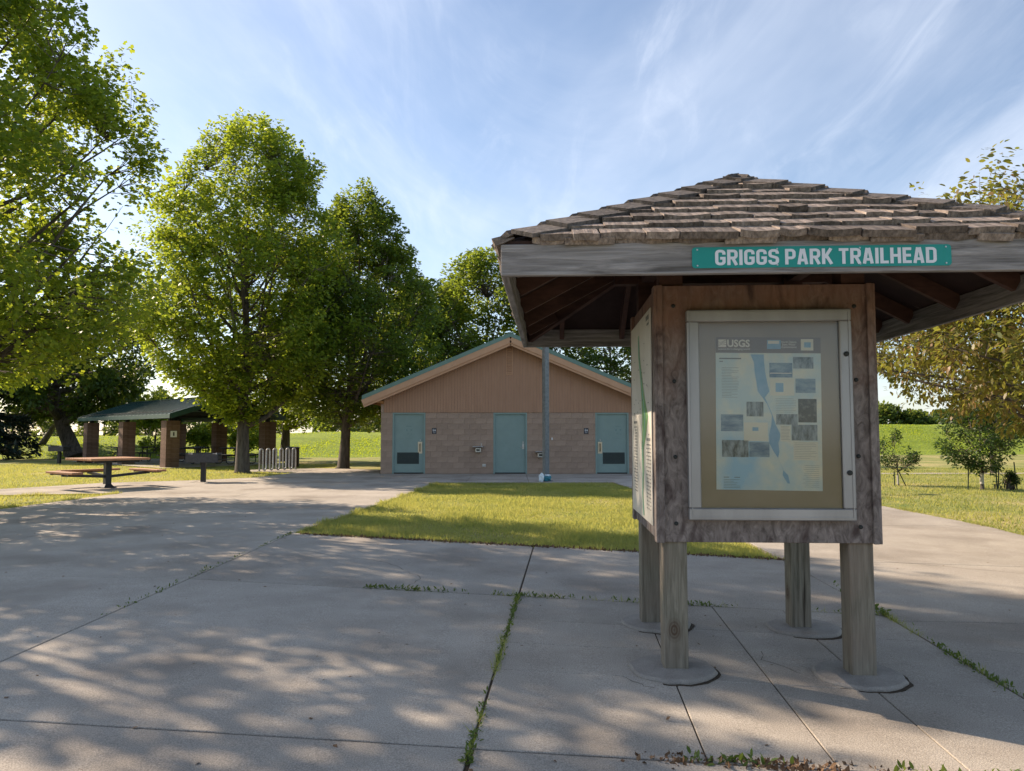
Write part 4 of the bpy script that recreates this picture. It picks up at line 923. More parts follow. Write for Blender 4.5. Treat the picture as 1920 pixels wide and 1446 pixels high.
# restroom signs
for x, kind_ in ((-2.80, 0), (2.67, 1)):
    mb = MB(); mb.box((x, -.006, 1.53), (.16, .008, .21)); sgo = mb.build('restroom_sign', M_NAVY, bld)
    q = MB()
    def disc(cx_, cz_, r_): q.add([(cx_ + r_ * math.cos(t_ * math.pi / 5), -.0115, cz_ + r_ * math.sin(t_ * math.pi / 5)) for t_ in range(10)], [tuple(range(10))])
    disc(x - .035, 1.60, .013); q.box((x - .035, -.0115, 1.545), (.026, .002, .07)); disc(x + .03, 1.60, .011)
    q.add([(x + .02, -.0115, 1.585), (x + .04, -.0115, 1.585), (x + .055, -.0115, 1.52), (x + .005, -.0115, 1.52)], [(0, 3, 2, 1)]); q.box((x, -.0115, 1.465), (.10, .002, .012)); q.build('pictogram', M_WHITE, sgo)
# drinking fountains, hose bib, small box
for x, z in ((-1.21, .96), (1.02, .78)):
    mb = MB(); mb.box((x, -.19, z + .01), (.40, .36, .035), bev=.012); fo = mb.build('drinking_fountain', M_STAIN, bld)
    mb = MB(); mb.box((x + .0, -.10, z - .11), (.20, .18, .17), bev=.015); mb.build('fountain_body', M_STAIN, fo)
    mb = MB(); mb.box((x, -.193, z - .11), (.12, .006, .06)); mb.build('push_bar', M_DKSTEEL, fo)
    mb = MB(); mb.tube([(x + .11, -.12, z + .02), (x + .11, -.12, z + .13), (x + .09, -.14, z + .15)], .014, 8); mb.build('bubbler', M_STAIN, fo)
mb = MB(); mb.box((-1.0, -.008, .30), (.13, .02, .10)); mb.tube([(-.97, -.01, .3), (-.97, -.06, .3), (-.97, -.08, .26)], .014, 8); mb.build('hose_bib', M_STAIN, bld)
mb = MB(); mb.box((1.44, -.012, 1.25), (.05, .03, .09), bev=.008); mb.build('wall_box', M_WHITE, bld)

# lamp post and bag
lp = thing('lamp_post', 'square grey steel lamp post on the walk before the restrooms', 'lamp post', (1.03, 22.6, gz(1.03, 22.6)), R(32))
mb = MB(); mb.box((0, 0, 3.2), (.16, .16, 6.4), bev=.012); mb.build('pole', M_POLE, lp)
mb = MB(); mb.box((0, 0, .012), (.30, .30, .024)); mb.build('base_plate', M_POLE, lp)
mb = MB(); mb.bar((0, 0, 6.36), (.5, 0, 6.42), .06, .06); mb.build('arm', M_POLE, lp)
mb = MB(); mb.box((.72, 0, 6.42), (.5, .34, .12), bev=.03); mb.build('lamp_head', M_POLE, lp)
def crumple(name, c, r, m, parent, seed, sq=(1, 1, 1)):
    bm = bmesh.new(); bmesh.ops.create_icosphere(bm, subdivisions=3, radius=1); q = random.Random(seed)
    ph = [(q.uniform(2, 6), q.uniform(2, 6), q.uniform(2, 6), q.uniform(0, 6)) for _ in range(5)]
    for v in bm.verts:
        d = 1 + sum(.09 * math.sin(a * v.co.x + b * v.co.y + e * v.co.z + p_) for a, b, e, p_ in ph)
        v.co = Vector((v.co.x * r * sq[0], v.co.y * r * sq[1], max(-.8, v.co.z) * r * sq[2])) * d
    me = bpy.data.meshes.new(name); bm.to_mesh(me); bm.free(); me.materials.append(m); return link(name, me, parent, loc=c)
bag = thing('litter_bag', 'small white and blue plastic bag lying at the lamp post foot', 'bag', (.98, 22.33, gz(1, 22.3)))
crumple('bag_body', (.06, 0, .09), .11, M_BAGB, bag, 3, (1.2, 1, .9)); crumple('bag_neck', (-.10, -.05, .105), .12, M_BAG, bag, 8, (.7, .8, 1.15)); crumple('bag_top', (.08, .0, .18), .06, M_BAG, bag, 5, (1.5, 1.2, .5))

# ================================================================== picnic shelter
SU = Vector((-.73, .684, 0)).normalized(); SV = Vector((.684, .73, 0)).normalized(); C1 = Vector((-14.78, 32.1, 0)); BAY = 5.0; WID = 4.55
sh = thing('picnic_shelter', 'open picnic shelter with green metal roof on brown block columns', 'shelter', C1[:], math.atan2(SV.y, SV.x))
# local: x along SV (across), y along SU? SU is SV rotated +90 deg
cb = MB(); cb.box((0, 0, 0), (.58, .58, .192), bev=.004); cbm = cb.mesh('block', M_COLBLK)
for i in range(3):
    for j in range(2):
        x, y = j * WID, i * BAY
        mb = MB(); mb.box((x, y, 1.0), (.555, .555, 2.0)); co_ = mb.build('column', M_MORT, sh)
        for r in range(10): link('block', cbm, co_, loc=(x, y, r * .2 + .1))
        mb = MB(); mb.box((x, y, 2.18), (.16, .16, .42)); mb.build('steel_post', M_DKSTEEL, co_)
        if i == 0 and j == 0:
            mb = MB(); mb.box((.02, -.297, 1.42), (.27, .012, .27)); s1_ = mb.build('number_sign', M_WHITE, sh)
            text('1', .06, .16, M_BLACK, s1_, 'number', -.01, 1.34, -.3045, bold=.02)
ovg, ove = .9, .4; zr_, ze_ = 3.15, 2.27; mid = WID / 2
for sg_ in (-1, 1):
    xe = mid + sg_ * (mid + ove); mb = MB(); ya, yb = -ovg, 2 * BAY + ovg
    v = [(mid, ya, zr_), (xe, ya, ze_), (xe, yb, ze_), (mid, yb, zr_)]; v += [(a, b, c - .05) for a, b, c in v]
    f = [(0, 1, 2, 3), (7, 6, 5, 4), (0, 4, 5, 1), (1, 5, 6, 2), (2, 6, 7, 3)]
    if sg_ > 0: f = [tuple(reversed(q)) for q in f]
    mb.add(v, f); rf = mb.build('roof', M_DKGREEN, sh)
    for i in range(28):
        yy = ya + .04 + i * (yb - ya - .08) / 27; q = MB(); q.bar((mid + sg_ * .02, yy, zr_ + .012), (xe, yy, ze_ + .012), .035, .028); q.build('roof_rib', M_DKGREEN, rf)
    q = MB(); q.box((xe - sg_ * .0, (ya + yb) / 2, ze_ - .10), (.04, yb - ya - .02, .16)); q.build('fascia', M_DKGREEN, sh)
    for yy in (ya + .02, yb - .02):
        q = MB(); q.bar((mid, yy, zr_ - .12), (xe - sg_ * .03, yy, ze_ - .12), .035, .15); q.build('rake_board', M_DKGREEN, sh)
    q = MB(); q.box((mid + sg_ * mid, BAY, 2.36), (.12, 2 * BAY + .6, .14)); q.build('eave_beam', M_DKSTEEL, sh)
    for i in range(3):
        q = MB(); q.bar((mid, i * BAY, zr_ - .14), (mid + sg_ * mid, i * BAY, 2.36), .10, .14); q.build('rafter', M_DKSTEEL, sh)
    for k2 in range(1, 4):
        q = MB(); xx = mid + sg_ * mid * k2 / 4; q.box((xx, BAY, zr_ - .09 - (zr_ - ze_) * (k2 / 4) * mid / (mid + ove)), (.06, 2 * BAY + 1.6, .08)); q.build('purlin', M_DKSTEEL, sh)
for i in range(3):
    q = MB(); q.bar((0, i * BAY, 2.32), (WID, i * BAY, 2.32), .10, .12); q.build('tie_beam', M_DKSTEEL, sh)
mb = MB(); mb.bar((mid, -ovg, zr_ + .02), (mid, 2 * BAY + ovg, zr_ + .02), .25, .025); mb.build('ridge_cap', M_DKGREEN, sh)
mb = MB(); mb.add([(-.7, -.9, .0), (WID + .7, -.9, .0), (WID + .7, 2 * BAY + .9, .0), (-.7, 2 * BAY + .9, .0)], [(0, 1, 2, 3)]); mb.build('floor_slab', M_CONC, sh)

def shelter_pt(x, y): p = C1 + SV * x + SU * y; return (p.x, p.y)
def picnic_rect(label, x, y, rz):
    t = thing('picnic_table', label, 'picnic table', (x, y, gz(x, y)), rz, 'dark picnic tables under the shelter')
    for (yy, z, w_) in ((0, .75, .74), (-.68, .45, .26), (.68, .45, .26)):
        k2 = 5 if z > .6 else 2
        for q in range(k2):
            mb = MB(); pw = w_ / k2; mb.box((0, yy - w_ / 2 + pw * (q + .5), z), (1.85, pw - .012, .04), bev=.004); mb.build('table_plank' if z > .6 else 'seat_plank', M_BLACK, t)
    for sx_ in (-1, 1):
        mb = MB(); X_ = sx_ * .62
        mb.tube([(X_, -.30, .73), (X_, -.30, .40), (X_, -.34, .10), (X_, -.42, .03), (X_, -.62, .03), (X_, -.72, .09), (X_, -.72, .43)], .024, 8); mb.tube([(X_, .30, .73), (X_, .30, .40), (X_, .34, .10), (X_, .42, .03), (X_, .62, .03), (X_, .72, .09), (X_, .72, .43)], .024, 8)
        mb.bar((X_, -.72, .40), (X_, .72, .40), .04, .04); mb.bar((X_, -.35, .71), (X_, .35, .71), .04, .04); mb.build('leg_frame', M_BLACK, t, smooth=False)
    return t
for (x, y, a, lb) in ((1.3, 1.6, 0, 'dark picnic table under the shelter beside the numbered column'), (3.2, 4.6, 90, 'dark picnic table in the middle of the shelter'), (1.2, 7.6, 0, 'dark picnic table at the back of the shelter'), (3.6, 1.3, 90, 'dark picnic table behind the maple trunk under the shelter')):
    p = shelter_pt(x, y); picnic_rect(lb, p[0], p[1], math.atan2(SV.y, SV.x) + R(a))

# ---- pedestal table in front
pt = thing('pedestal_table', 'square wood-plank picnic table with attached benches on a black pedestal', 'picnic table', (-10.73, 19.75, gz(-10.7, 19.7)), -R(36.9))
for i in range(12):
    mb = MB(); mb.box((-.69 + i * .1255, 0, .765), (.119, 1.5, .055), bev=.006); mb.build('table_plank', M_BENCH, pt)
mb = MB(); mb.box((0, 0, .37), (.15, .15, .72)); mb.build('pedestal', M_BLACK, pt)
mb = MB(); mb.box((0, 0, .012), (.34, .34, .024)); mb.add([(-.13, -.13, .024), (.13, -.13, .024), (.13, .13, .024), (-.13, .13, .024), (-.075, -.075, .10), (.075, -.075, .10), (.075, .075, .10), (-.075, .075, .10)], [(0, 1, 5, 4), (1, 2, 6, 5), (2, 3, 7, 6), (3, 0, 4, 7)]); mb.build('base_plate', M_BLACK, pt)
mb = MB(); mb.box((0, 0, .705), (1.2, .08, .06)); mb.box((0, 0, .7045), (.08, 1.2, .058))
for sx_ in (-1, 1): mb.box((sx_ * .5, 0, .7035), (.06, 1.15, .055))
mb.build('top_frame', M_BLACK, pt)
for nxl, nyl in ((0, -1), (0, 1), (-1, 0)):
    ang = math.atan2(nyl, nxl) + math.pi / 2
    Mr = Matrix.Rotation(ang, 4, 'Z')
    def place(o): o.matrix_local = Mr; return o
    for k2 in range(2):
        mb = MB(); mb.box((0, -1.0 - .13 + k2 * .135 - .0, .435), (1.55, .128, .055), bev=.006); place(mb.build('seat_plank', M_BENCH, pt))
    mb = MB(); mb.bar((0, -.07, .30), (0, -1.12, .375), .06, .07); mb.box((0, -1.065, .39), (1.15, .07, .035)); mb.box((-.5, -1.065, .3895), (.06, .24, .034)); mb.box((.5, -1.065, .3895), (.06, .24, .034)); place(mb.build('seat_arm', M_BLACK, pt))

# ---- grills
def grill(label, x, y, rz, s=1.0):
    t = thing('pedestal_grill', label, 'grill', (x, y, gz(x, y)), rz, None)
    mb = MB(); mb.box((0, 0, .29), (.13, .13, .58)); mb.build('pedestal', M_BLACK, t)
    mb = MB(); W_, D_, H_ = .82 * s, .5, .27
    for c, dd in (((0, 0, .59), (W_, D_, .02)), ((0, D_ / 2, .72), (W_, .014, H_)), ((0, -D_ / 2, .715), (W_, .014, H_ - .02)), ((-W_ / 2, 0, .72), (.014, D_ - .02, H_)), ((W_ / 2, 0, .72), (.014, D_ - .02, H_))): mb.box(c, dd)
    mb.build('firebox', M_GRILL, t)
    for i in range(10):
        mb = MB(); mb.tube([(-W_ / 2 + .03 + i * (W_ - .06) / 9, -.24, .80), (-W_ / 2 + .03 + i * (W_ - .06) / 9, .24, .80)], .006, 6); mb.build('grate_bar', M_DKSTEEL, t)
    mb = MB(); mb.box((W_ / 2 + .15, 0, .80), (.28, .42, .02)); mb.box((W_ / 2 + .15, 0, .66), (.30, .42, .018)); mb.build('side_shelf', M_DKSTEEL, t)
    for sx_ in (-1, 1):
        mb = MB(); mb.tube([(sx_ * W_ * .38, -.25, .84), (sx_ * W_ * .38, -.36, .84), (sx_ * W_ * .38 + .1, -.36, .84)], .012, 6); mb.lathe([(.02, 0), (.02, .05)], 8, (sx_ * W_ * .38 + .1, -.36, .82)); mb.build('grate_handle', M_STAIN, t)
    return t
grill('large black pedestal grill with side shelf at the plaza edge', -9.2, 22.2, R(8), 1.1)
grill('black pedestal grill on the lawn beside the bent tree trunk', -21.98, 36.1, R(-10), 1.0)

# ---- bike rack
br = thing('bike_rack', 'galvanised wave bike rack with six loops beside the maple', 'bike rack', (-9.2, 29.25, gz(-9.2, 29.2)), math.atan2(1.7, .88))
mb = MB(); pts = []; n = 6; ln = 1.92; pit = ln / (2 * n - 1)
x = -ln / 2; pts.append((x, 0, -.02))
for i in range(n):
    xa, xb = x, x + pit
    for q in range(7): t_ = math.pi - q * math.pi / 6; pts.append(((xa + xb) / 2 + math.cos(t_) * pit / 2, 0, .76 + math.sin(t_) * pit / 2))
    if i < n - 1:
        xa, xb = xb, xb + pit
        for q in range(7): t_ = math.pi + q * math.pi / 6; pts.append(((xa + xb) / 2 + math.cos(t_) * pit / 2, 0, .12 + math.sin(t_) * pit / 2))
        x = xb
    else: pts.append((xb, 0, -.02))
mb.tube(pts, .031, 10); mb.build('wave_tube', M_GALV, br, smooth=True)
for sx_ in (-1, 1):
    mb = MB(); mb.lathe([(.075, 0), (.075, .012)], 14, (sx_ * ln / 2, 0, 0)); mb.build('foot_flange', M_GALV, br)
# ---- barrel
ba = thing('trash_barrel', 'dark brown trash barrel behind the wave bike rack', 'barrel', (-9.55, 32.3, gz(-9.5, 32)))
mb = MB(); mb.lathe([(.29, 0), (.30, .02), (.295, .26), (.305, .28), (.295, .30), (.295, .55), (.305, .57), (.295, .60), (.30, .80), (.31, .82), (.28, .82), (.27, .6)], 24); mb.build('drum', M_BARREL, ba, smooth=False)
mb = MB(); mb.lathe([(.315, .815), (.325, .84), (.24, .87), (.23, .85)], 24); mb.build('lid_ring', M_BLACK, ba)

# ================================================================== trees
UP = [(0, .45), (.12, .80), (.3, 1.0), (.5, .95), (.7, .72), (.86, .45), (1, .10)]
sc = lambda r: [(t, q * r) for t, q in UP]
tree('maple_tree', 'large backlit maple overhanging the lawn wedge near the pedestal table', 'tree', (-11.9, 15.2), 13.4, .24, 3.0, [(0, 3.2), (.1, 4.2), (.3, 4.1), (.5, 3.8), (.7, 3.1), (.88, 1.9), (1, .5)], 40, 1700, 50, .105, LM_MAPLE, MAPLE7, seed=21, spread=.30, shoot=1.3, droop=.3)
tree('maple_tree', 'maple casting dappled shade over the open plaza before the kiosk', 'tree', (-10.7, 9.2), 9.7, .2, 2.4, [(0, 2.2), (.2, 3.2), (.5, 3.3), (.8, 2.4), (1, .8)], 16, 180, 44, .13, LM_MAPLE, MAPLE7, seed=33, spread=.34, shoot=1.2)
tree('maple_tree', 'full rounded maple standing between the grill and the bike rack', 'tree', (-10.04, 27.7), 13.3, .25, 2.1, [(0, .9), (.07, 1.8), (.17, 3.5), (.28, 4.2), (.45, 4.1), (.65, 3.4), (.82, 2.6), (.93, 1.7), (1, .6)], 40, 1900, 50, .115, LM_MAPLE, MAPLE7, seed=4, spread=.30, shoot=1.4, upright=.85)
tree('maple_tree', 'tall maple growing close to the restroom building corner', 'tree', (-7.07, 31.2), 11.9, .24, 2.2, [(0, 1.6), (.1, 3.1), (.3, 4.0), (.55, 3.3), (.75, 2.2), (.9, 1.3), (1, .4)], 36, 1500, 46, .12, LM_MID, MAPLE7, seed=9, spread=.31, shoot=1.4, upright=.85, off=(.6, 0))
tree('ash_tree', 'round-topped leafy tree rising behind the restroom roof ridge', 'tree', (-1.3, 39.5), 11.0, .25, 2.2, [(0, 2.5), (.2, 3.6), (.5, 4.0), (.75, 3.5), (.92, 2.0), (1, .8)], 24, 1000, 44, .19, LM_MID, DIAM, seed=14, spread=.45, shoot=1.2)
tree('ash_tree', 'dark leafy tree behind the restroom roof beyond the lamp post', 'tree', (5.2, 39.0), 8.6, .22, 1.8, [(0, 2.6), (.3, 3.8), (.6, 3.6), (.85, 2.2), (1, .8)], 20, 420, 36, .20, LM_DARK, DIAM, seed=15, spread=.45, shoot=1.2)
tree('ash_tree', 'dark tree filling the gap between tall maple and roof', 'tree', (-5.2, 38.5), 9.3, .22, 1.8, [(0, 2.6), (.3, 3.4), (.6, 3.2), (.85, 2.0), (1, .6)], 20, 650, 40, .19, LM_MID, DIAM, seed=16, spread=.45, shoot=1.2)
bt = [(0, 0, 0), (-.15, .02, .3), (-.45, .05, 1.0), (-.85, 0, 1.9), (-1.15, 0, 2.7), (-1.35, .1, 3.6), (-1.5, .1, 4.8), (-1.2, .1, 6.4), (-.8, .1, 8.0)]
tree('old_elm', 'old tree with thick bent trunk beyond the picnic shelter', 'tree', (-26.4, 45), 9.6, .62, 2.6, [(0, 3.5), (.2, 5.2), (.5, 5.8), (.8, 4.0), (1, 1.2)], 22, 760, 42, .24, LM_DARK, DIAM, seed=40, trunkpts=bt, spread=.5, shoot=1.3, upright=.3)
tree('old_elm', 'slender leaning tree crossing behind the bent trunk', 'tree', (-31.5, 49), 7.0, .26, 2.4, [(0, 2.0), (.4, 3.0), (.8, 2.0), (1, .6)], 12, 240, 36, .24, LM_FAR, DIAM, seed=41, trunkpts=[(0, 0, 0), (.5, 0, .8), (1.0, 0, 1.6), (1.5, 0, 2.6), (1.7, 0, 3.6), (1.7, 0, 4.8), (1.6, 0, 6)], spread=.5)
tree('shade_tree', 'dark-trunked tree just behind the shelter and barrel', 'tree', (-12.2, 40), 7.5, .30, 2.2, [(0, 2.2), (.3, 3.2), (.7, 2.6), (1, .6)], 18, 380, 36, .2, LM_MAPLE, DIAM, seed=43, spread=.45)
for i, (x, y, h, r, lb) in enumerate(((-19.2, 45.5, 3.9, 1.5, 'young bright green tree seen between shelter columns'), (-22.6, 47, 4.2, 1.6, 'bushy green tree behind the far shelter columns'), (-16.6, 46.5, 3.6, 1.3, 'small light green tree behind the numbered column'))):
    tree('young_tree', lb, 'tree', (x, y), h, .09, .5, [(0, .7 * r), (.3, r), (.7, .8 * r), (1, .2 * r)], 12, 170, 34, .17, LM_MAPLE, DIAM, seed=50 + i, spread=.34, shoot=.7)
# distant rows behind the levee
def faraway(i, x, y, h, r, lb, grp, lm=LM_FAR):
    tree('distant_tree', lb, 'tree', (x, y), h, .2, .4, [(0, .8 * r), (.3, r), (.7, .85 * r), (1, .3 * r)], 8, 110, 30, .42, lm, DIAM, seed=70 + i, spread=.75, shoot=1.2, group=grp, z0=0)
k = 0
for x, h in ((33.5, 3.9), (37, 4.2), (40.5, 4.5), (43.6, 4.4), (46.5, 4.0), (50, 4.1), (54, 4.3), (58, 4.5)):
    faraway(k, x + rnd.uniform(-.5, .5), 79 + rnd.uniform(-1, 2), h, 2.3, 'bushy green tree in the row beyond the levee on the trail side', 'trees beyond the levee, trail side'); k += 1
for x in range(-88, -8, 5):
    faraway(k, x + rnd.uniform(-2, 2), 84 + rnd.uniform(-8, 12), rnd.uniform(4.5, 8.5), 4.0, 'grey-green tree in the far row behind the levee and shelter', 'trees beyond the levee, shelter side', LM_FAR); k += 1
# spruce
g = np.random.default_rng(77); spx, spy = -29.6, 41.5
sp = thing('spruce_tree', 'dark blue-green spruce on the lawn near the bent-trunk tree', 'spruce', (spx, spy, -.03)); mb = MB(); mb.tube([(0, 0, 0), (0, 0, 4), (0, 0, 8.5)], [.2, .12, .02], 8); LPs, LAs, LNs = [], [], []
for i in range(190):
    z = .5 + 8.0 * g.uniform(0, 1) ** 1.25; r = 2.9 * (1 - z / 8.8) + .15; az = g.uniform(0, 6.283); dv = np.array([math.cos(az), math.sin(az), -.18])
    tip = np.array([0, 0, z]) + dv * r; mb.tube([(0, 0, z), tuple(np.array([0, 0, z]) + dv * r * .6 + [0, 0, -.05]), tuple(tip + [0, 0, .12 * r])], [.03, .018, .006], 3, cap=False)
    n = int(70 * r / 2 + 14); s = g.uniform(.15, 1, n); p_ = np.array([0, 0, z]) + dv * (r * s)[:, None] + g.normal(0, .09, (n, 3)); LPs.append(p_); LAs.append(dv + g.normal(0, .55, (n, 3)) + [0, 0, -.15]); LNs.append(g.normal(0, .5, (n, 3)) + [0, 0, 1])
mb.build('trunk', M_BARK, sp); P_ = np.concatenate(LPs); cloud_mesh('crown', P_, np.concatenate(LAs), np.concatenate(LNs), g.uniform(.22, .42, len(P_)), DIAM, LM_SPRUCE, sp, width=.5)
# crabapple on the right
tree('crabapple_tree', 'bronze-green crabapple with drooping branches beside the kiosk walk', 'tree', (8.15, 9.3), 5.0, .13, 1.45, [(0, 1.1), (.15, 2.3), (.32, 3.8), (.6, 3.8), (.8, 3.3), (1, 1.9)], 60, 2100, 40, .078, LM_CRAB, OVAL, seed=61, spread=.17, shoot=.9, tw=.55, upright=.15, inner=.3, droop=.45)
# young trees on the right lawn
dk = tree('young_tree', 'staked dark green young tree with white trunk guard', 'tree', (12.3, 19.5), 2.5, .045, .62, [(0, .55), (.25, .95), (.55, 1.0), (.8, .7), (1, .25)], 14, 210, 34, .085, LM_SMALL, OVAL, seed=81, spread=.17, shoot=.5)
sa = tree('young_tree', 'small staked sapling with a white wrapped stem', 'tree', (10.95, 21.1), 1.5, .022, .55, [(0, .4), (.35, .62), (.7, .5), (1, .15)], 9, 75, 26, .07, LM_SMALL, OVAL, seed=82, spread=.13, shoot=.4, off=(-.12, 0))
tree('young_tree', 'pale slim trunk tree standing beyond the staked dark tree', 'tree', (17.7, 27.4), 3.4, .085, 1.3, [(0, .6), (.4, 1.0), (.8, .6), (1, .2)], 10, 150, 30, .11, LM_SMALL, OVAL, seed=83, spread=.22, shoot=.5)
tree('shrub', 'low dark shrub between two thin stakes', 'shrub', (12.95, 19.5), .42, .015, .03, [(0, .22), (.5, .27), (1, .12)], 8, 60, 22, .06, LM_SMALL, OVAL, seed=84, spread=.08, shoot=.2)
def guard(parent, x, y, z0, z1, r): mb = MB(); mb.tube([(x, y, z0), (x, y, z1)], r, 10); mb.build('trunk_guard', M_WRAP, parent)
guard(dk, 0, 0, .16, .44, .05); guard(sa, -.02, 0, .04, .30, .028)
for i, (x, y, dx_, h, lb) in enumerate(((11.93, 19.5, .04, .86, 'dark metal stake on the sapling side of the staked dark tree'), (12.66, 19.45, -.03, .9, 'dark metal stake between the staked dark tree and the shrub'), (12.78, 19.6, .05, .72, 'thin leaning stake on the tree side of the low shrub'), (13.14, 19.4, -.05, .74, 'thin leaning stake on the outer side of the low shrub'), (10.78, 21.0, 0, .42, 'short upright stake beside the small sapling'), (11.1, 21.0, -.22, .48, 'slanting stake propping the small sapling'))):
    mb = MB(); z = gz(x, y) - .05; mb.bar((x, y, z), (x + dx_, y, z + h), .022, .022, up=(0, 1, 0)); o = mb.build('tree_stake', M_STAKE); tag(o, lb, 'stake', 'stakes around the young lawn trees')
# distant sports light beyond the levee
sl = thing('sports_light', 'white floodlight pole with two arms far beyond the levee', 'light pole', (-33.5, 84, 0)); mb = MB(); mb.tube([(0, 0, 0), (0, 0, 3.1)], .11, 8); mb.build('mast', M_WHITE, sl)
mb = MB(); mb.bar((-1.6, 0, 2.9), (0, 0, 2.2), .12, .1); mb.bar((0, 0, 2.2), (1.3, 0, 2.6), .12, .1); mb.build('arm', M_WHITE, sl); mb = MB(); mb.box((0, -.1, 3.1), (.5, .3, .35)); mb.build('lamp_head', M_WHITE, sl)

# ================================================================== weeds and litter in the joints
g = np.random.default_rng(91)
def weeds(name, label, line, n, hmin, hmax, wj=.02, clump=None, m=LM_WEED, shape=OVAL, flat=.8):
    P = []; 
    seg = np.array(line, float); d = np.linalg.norm(np.diff(seg, axis=0), axis=1); cum = np.concatenate([[0], np.cumsum(d)])
    if clump: c = g.choice(np.array(clump), n) + g.normal(0, .035, n)
    else: c = g.uniform(0, 1, n)
    c = np.clip(c, 0, 1) * cum[-1]; X = np.interp(c, cum, seg[:, 0]) + g.normal(0, wj, n); Y = np.interp(c, cum, seg[:, 1]) + g.normal(0, wj, n)
    Z = np.array([gz(a, b) for a, b in zip(X, Y)]) - .006 + g.uniform(0, .03, n) * (shape is OVAL)
    o = cloud_mesh(name, np.stack([X, Y, Z], 1), g.normal(0, flat, (n, 3)) + [0, 0, .8], g.normal(0, .6, (n, 3)) + [0, 0, .6], g.uniform(hmin, hmax, n), shape, m, width=.8)
    tag(o, label, 'weeds', kind='stuff'); return o
weeds('joint_weeds', 'green weeds along the long joint beside the kiosk pad', [(J1(3.3), 3.3), (J1(6.6), 6.6)], 650, .012, .034, .011, [0, .02, .04, .10, .18, .45, .55, .6, .66, .7, .78, .83, .9, .94, .97, 1])
weeds('joint_weeds', 'weed tufts along the cross joint behind the kiosk', [(-1.3, HJ(-1.3)), (RL(6.2), HJ(3.05))], 620, .014, .045, .016, [.0, .05, .1, .13, .32, .36, .58, .61, .64, .67, .95, 1])
weeds('joint_weeds', 'weeds along the joint between kiosk pad and outer walk', [(RL(8.0), 8.0), (RL(6.4), 6.4), (RL(4.3), 4.3), (RL(3.6), 3.6)], 380, .015, .045, .02, [.2, .3, .36, .40, .42, .66, .7, .74, .8, .9])
weeds('joint_weeds', 'sparse weeds along the joint running to the lawn corner', [(LA_(5.2), 5.2), (LA_(10.2), 10.2)], 240, .012, .035, .014, [.15, .25, .3, .42, .5, .62, .8, .9, .97, 1])
weeds('joint_litter', 'dry brown leaf litter along the front joint of the kiosk pad', [(.6, LOW(.6)), (2.3, LOW(2.3))], 600, .012, .04, .035, [.05, .1, .2, .25, .3, .32, .36, .4, .45, .6], M_LITTER, DIAM, 1.2)
weeds('joint_weeds', 'green weed sprouts along the front joint of the kiosk pad', [(.6, LOW(.6)), (2.6, LOW(2.6))], 130, .015, .05, .015, [.12, .2, .22, .55, .62, .7, .78])
weeds('lawn_edge_litter', 'dry thatch along the near edge of the lawn panel', [(-2.9, 10.25), (3.2, 8.88)], 2600, .015, .05, .035, None, M_LITTER, DIAM, 1.2)

# ragged turf edges leaning over the concrete
def turf_edge(name, label, line, n):
    seg = np.array(line, float); d = np.linalg.norm(np.diff(seg, axis=0), axis=1); cum = np.concatenate([[0], np.cumsum(d)])
    c = g.uniform(0, cum[-1], n); X = np.interp(c, cum, seg[:, 0]) + g.normal(0, .035, n); Y = np.interp(c, cum, seg[:, 1]) + g.normal(0, .05, n)
    Z = np.array([gz(a, b) for a, b in zip(X, Y)]) - .03
    hh = g.uniform(.05, .12, n) * (.75 + .5 * (np.sin(c * 5.1) * np.sin(c * 1.7 + 1)))
    o = cloud_mesh(name, np.stack([X, Y, Z], 1), g.normal(0, .6, (n, 3)) + [0, 0, 1], g.normal(0, 1, (n, 3)) * [1, 1, .1], hh, BLADE, LM_GRASS, width=.012 / hh)
    tag(o, label, 'grass', kind='stuff')
turf_edge('edge_grass', 'ragged grass fringe around the lawn panel before the restrooms', [(3.2, 8.93), (-3.02, 10.35), (-2.2, 21.9)], 9000)
turf_edge('edge_grass', 'ragged grass fringe along the walk behind the kiosk', [(7.45, 8.6), (7.9, 12.4), (7.5, 15.4), (6.6, 19), (6.2, 22)], 7000)
turf_edge('edge_grass', 'ragged grass fringe along the walk near the pedestal table', [(-9.5, 12), (-9.45, 17.9), (-12.6, 17.2)], 5000)
# thin grass stalks among the weeds, fallen leaves and twigs on the slabs
for ln_, cnt, lab in (([(J1(3.3), 3.3), (J1(6.6), 6.6)], 260, 'thin grass stalks in the long joint beside the kiosk pad'), ([(RL(7.0), 7.0), (RL(4.0), 4.0)], 260, 'thin grass stalks in the joint between kiosk pad and outer walk'), ([(-1.2, HJ(-1.2)), (RL(6.2), HJ(3.05))], 200, 'thin grass stalks in the cross joint behind the kiosk')):
    seg = np.array(ln_, float); c = np.clip(g.choice(g.uniform(0, 1, 9), cnt) + g.normal(0, .03, cnt), 0, 1)
    P_ = np.stack([np.interp(c, [0, 1], seg[:, 0]) + g.normal(0, .012, cnt), np.interp(c, [0, 1], seg[:, 1]) + g.normal(0, .012, cnt)], 1)
    o = cloud_mesh('joint_grass', np.column_stack([P_, [gz(a, b) - .01 for a, b in P_]]), g.normal(0, .5, (cnt, 3)) + [0, 0, 1], g.normal(0, 1, (cnt, 3)) * [1, 1, .1], g.uniform(.03, .09, cnt), BLADE, LM_GRASS, width=.07)
    tag(o, lab, 'grass', kind='stuff')
n = 420; X = g.uniform(-7, 6, n); Y = 2.6 + 14 * g.uniform(0, 1, n) ** 1.6; keep = np.zeros(n, bool)
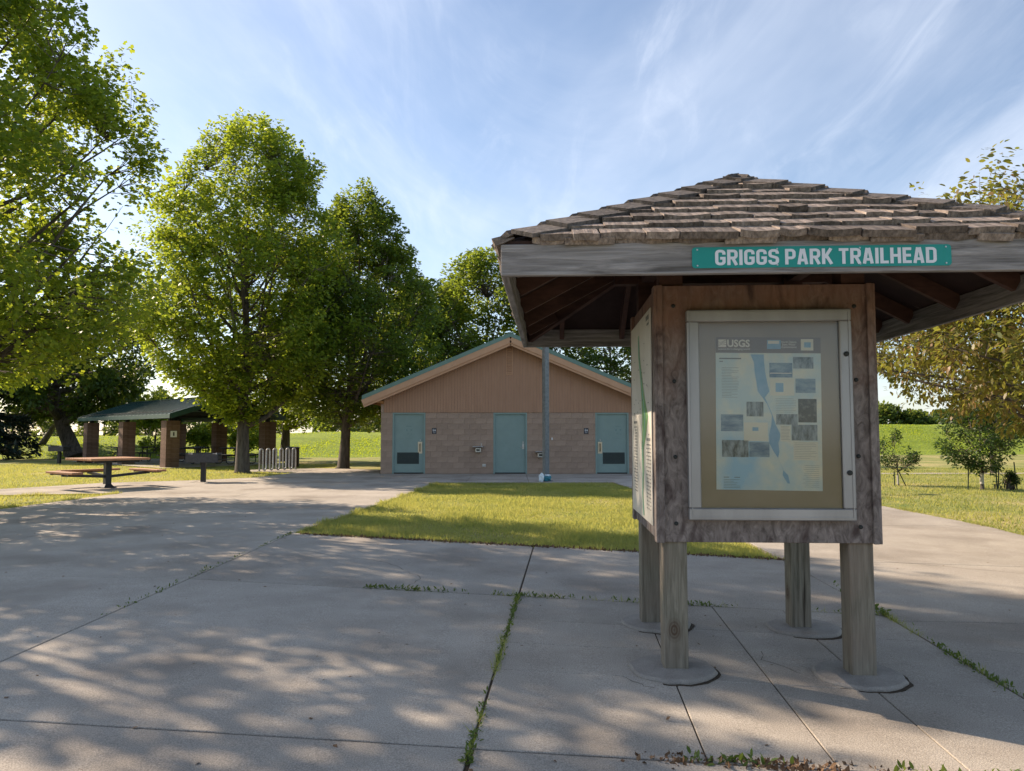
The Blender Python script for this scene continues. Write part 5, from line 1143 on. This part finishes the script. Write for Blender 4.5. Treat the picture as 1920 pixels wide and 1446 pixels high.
for poly in PAVE_POLY: keep |= inpoly(X, Y, poly)
X, Y = X[keep], Y[keep]; n = len(X)
o = cloud_mesh('fallen_leaves', np.stack([X, Y, np.array([gz(a, b) for a, b in zip(X, Y)]) + .004], 1), g.normal(0, 1, (n, 3)) * [1, 1, .12], g.normal(0, .25, (n, 3)) + [0, 0, 1], g.uniform(.008, .035, n), DIAM, M_LITTER)
tag(o, 'scattered dry leaf bits on the concrete', 'leaf litter', kind='stuff')

# hairline cracks in the slabs
def crack(pts, wd=.006, jit=.025):
    q = random.Random(int(pts[0][0] * 1000)); P_ = []
    for (x0, y0), (x1, y1) in zip(pts[:-1], pts[1:]):
        m_ = max(3, int(math.hypot(x1 - x0, y1 - y0) / .09))
        for i in range(m_): t_ = i / m_; P_.append((x0 + (x1 - x0) * t_ + q.uniform(-jit, jit), y0 + (y1 - y0) * t_ + q.uniform(-jit, jit)))
    mb = MB()
    for i, (x, y) in enumerate(P_):
        a = P_[max(i - 1, 0)]; b = P_[min(i + 1, len(P_) - 1)]; dx_, dy_ = b[0] - a[0], b[1] - a[1]; l_ = math.hypot(dx_, dy_) + 1e-6
        w2 = wd * q.uniform(.3, 1.0) / 2; z = gz(x, y) + .0015
        mb.v += [(x - dy_ / l_ * w2, y + dx_ / l_ * w2, z), (x + dy_ / l_ * w2, y - dx_ / l_ * w2, z)]
    for i in range(len(P_) - 1): mb.f.append((2 * i, 2 * i + 1, 2 * i + 3, 2 * i + 2))
    mb.build('crack', M_SOIL, bed)
crack([(1.75, 4.65), (1.62, 4.9), (1.66, 5.15)]); crack([(.80, 4.28), (.72, 4.42), (.62, 4.5)])
crack([(3.6, 9.6), (4.4, 8.9), (5.6, 8.3), (7.2, 7.9)], .009, .03); crack([(3.3, 5.2), (4.1, 4.9), (5.2, 4.95)], .008)
crack([(-6.2, 6.2), (-5.2, 5.5), (-4.3, 5.3), (-3.2, 4.6)], .006); crack([(-2.6, 8.9), (-1.4, 8.2), (-.9, 7.4), (-.95, 6.8)], .006)
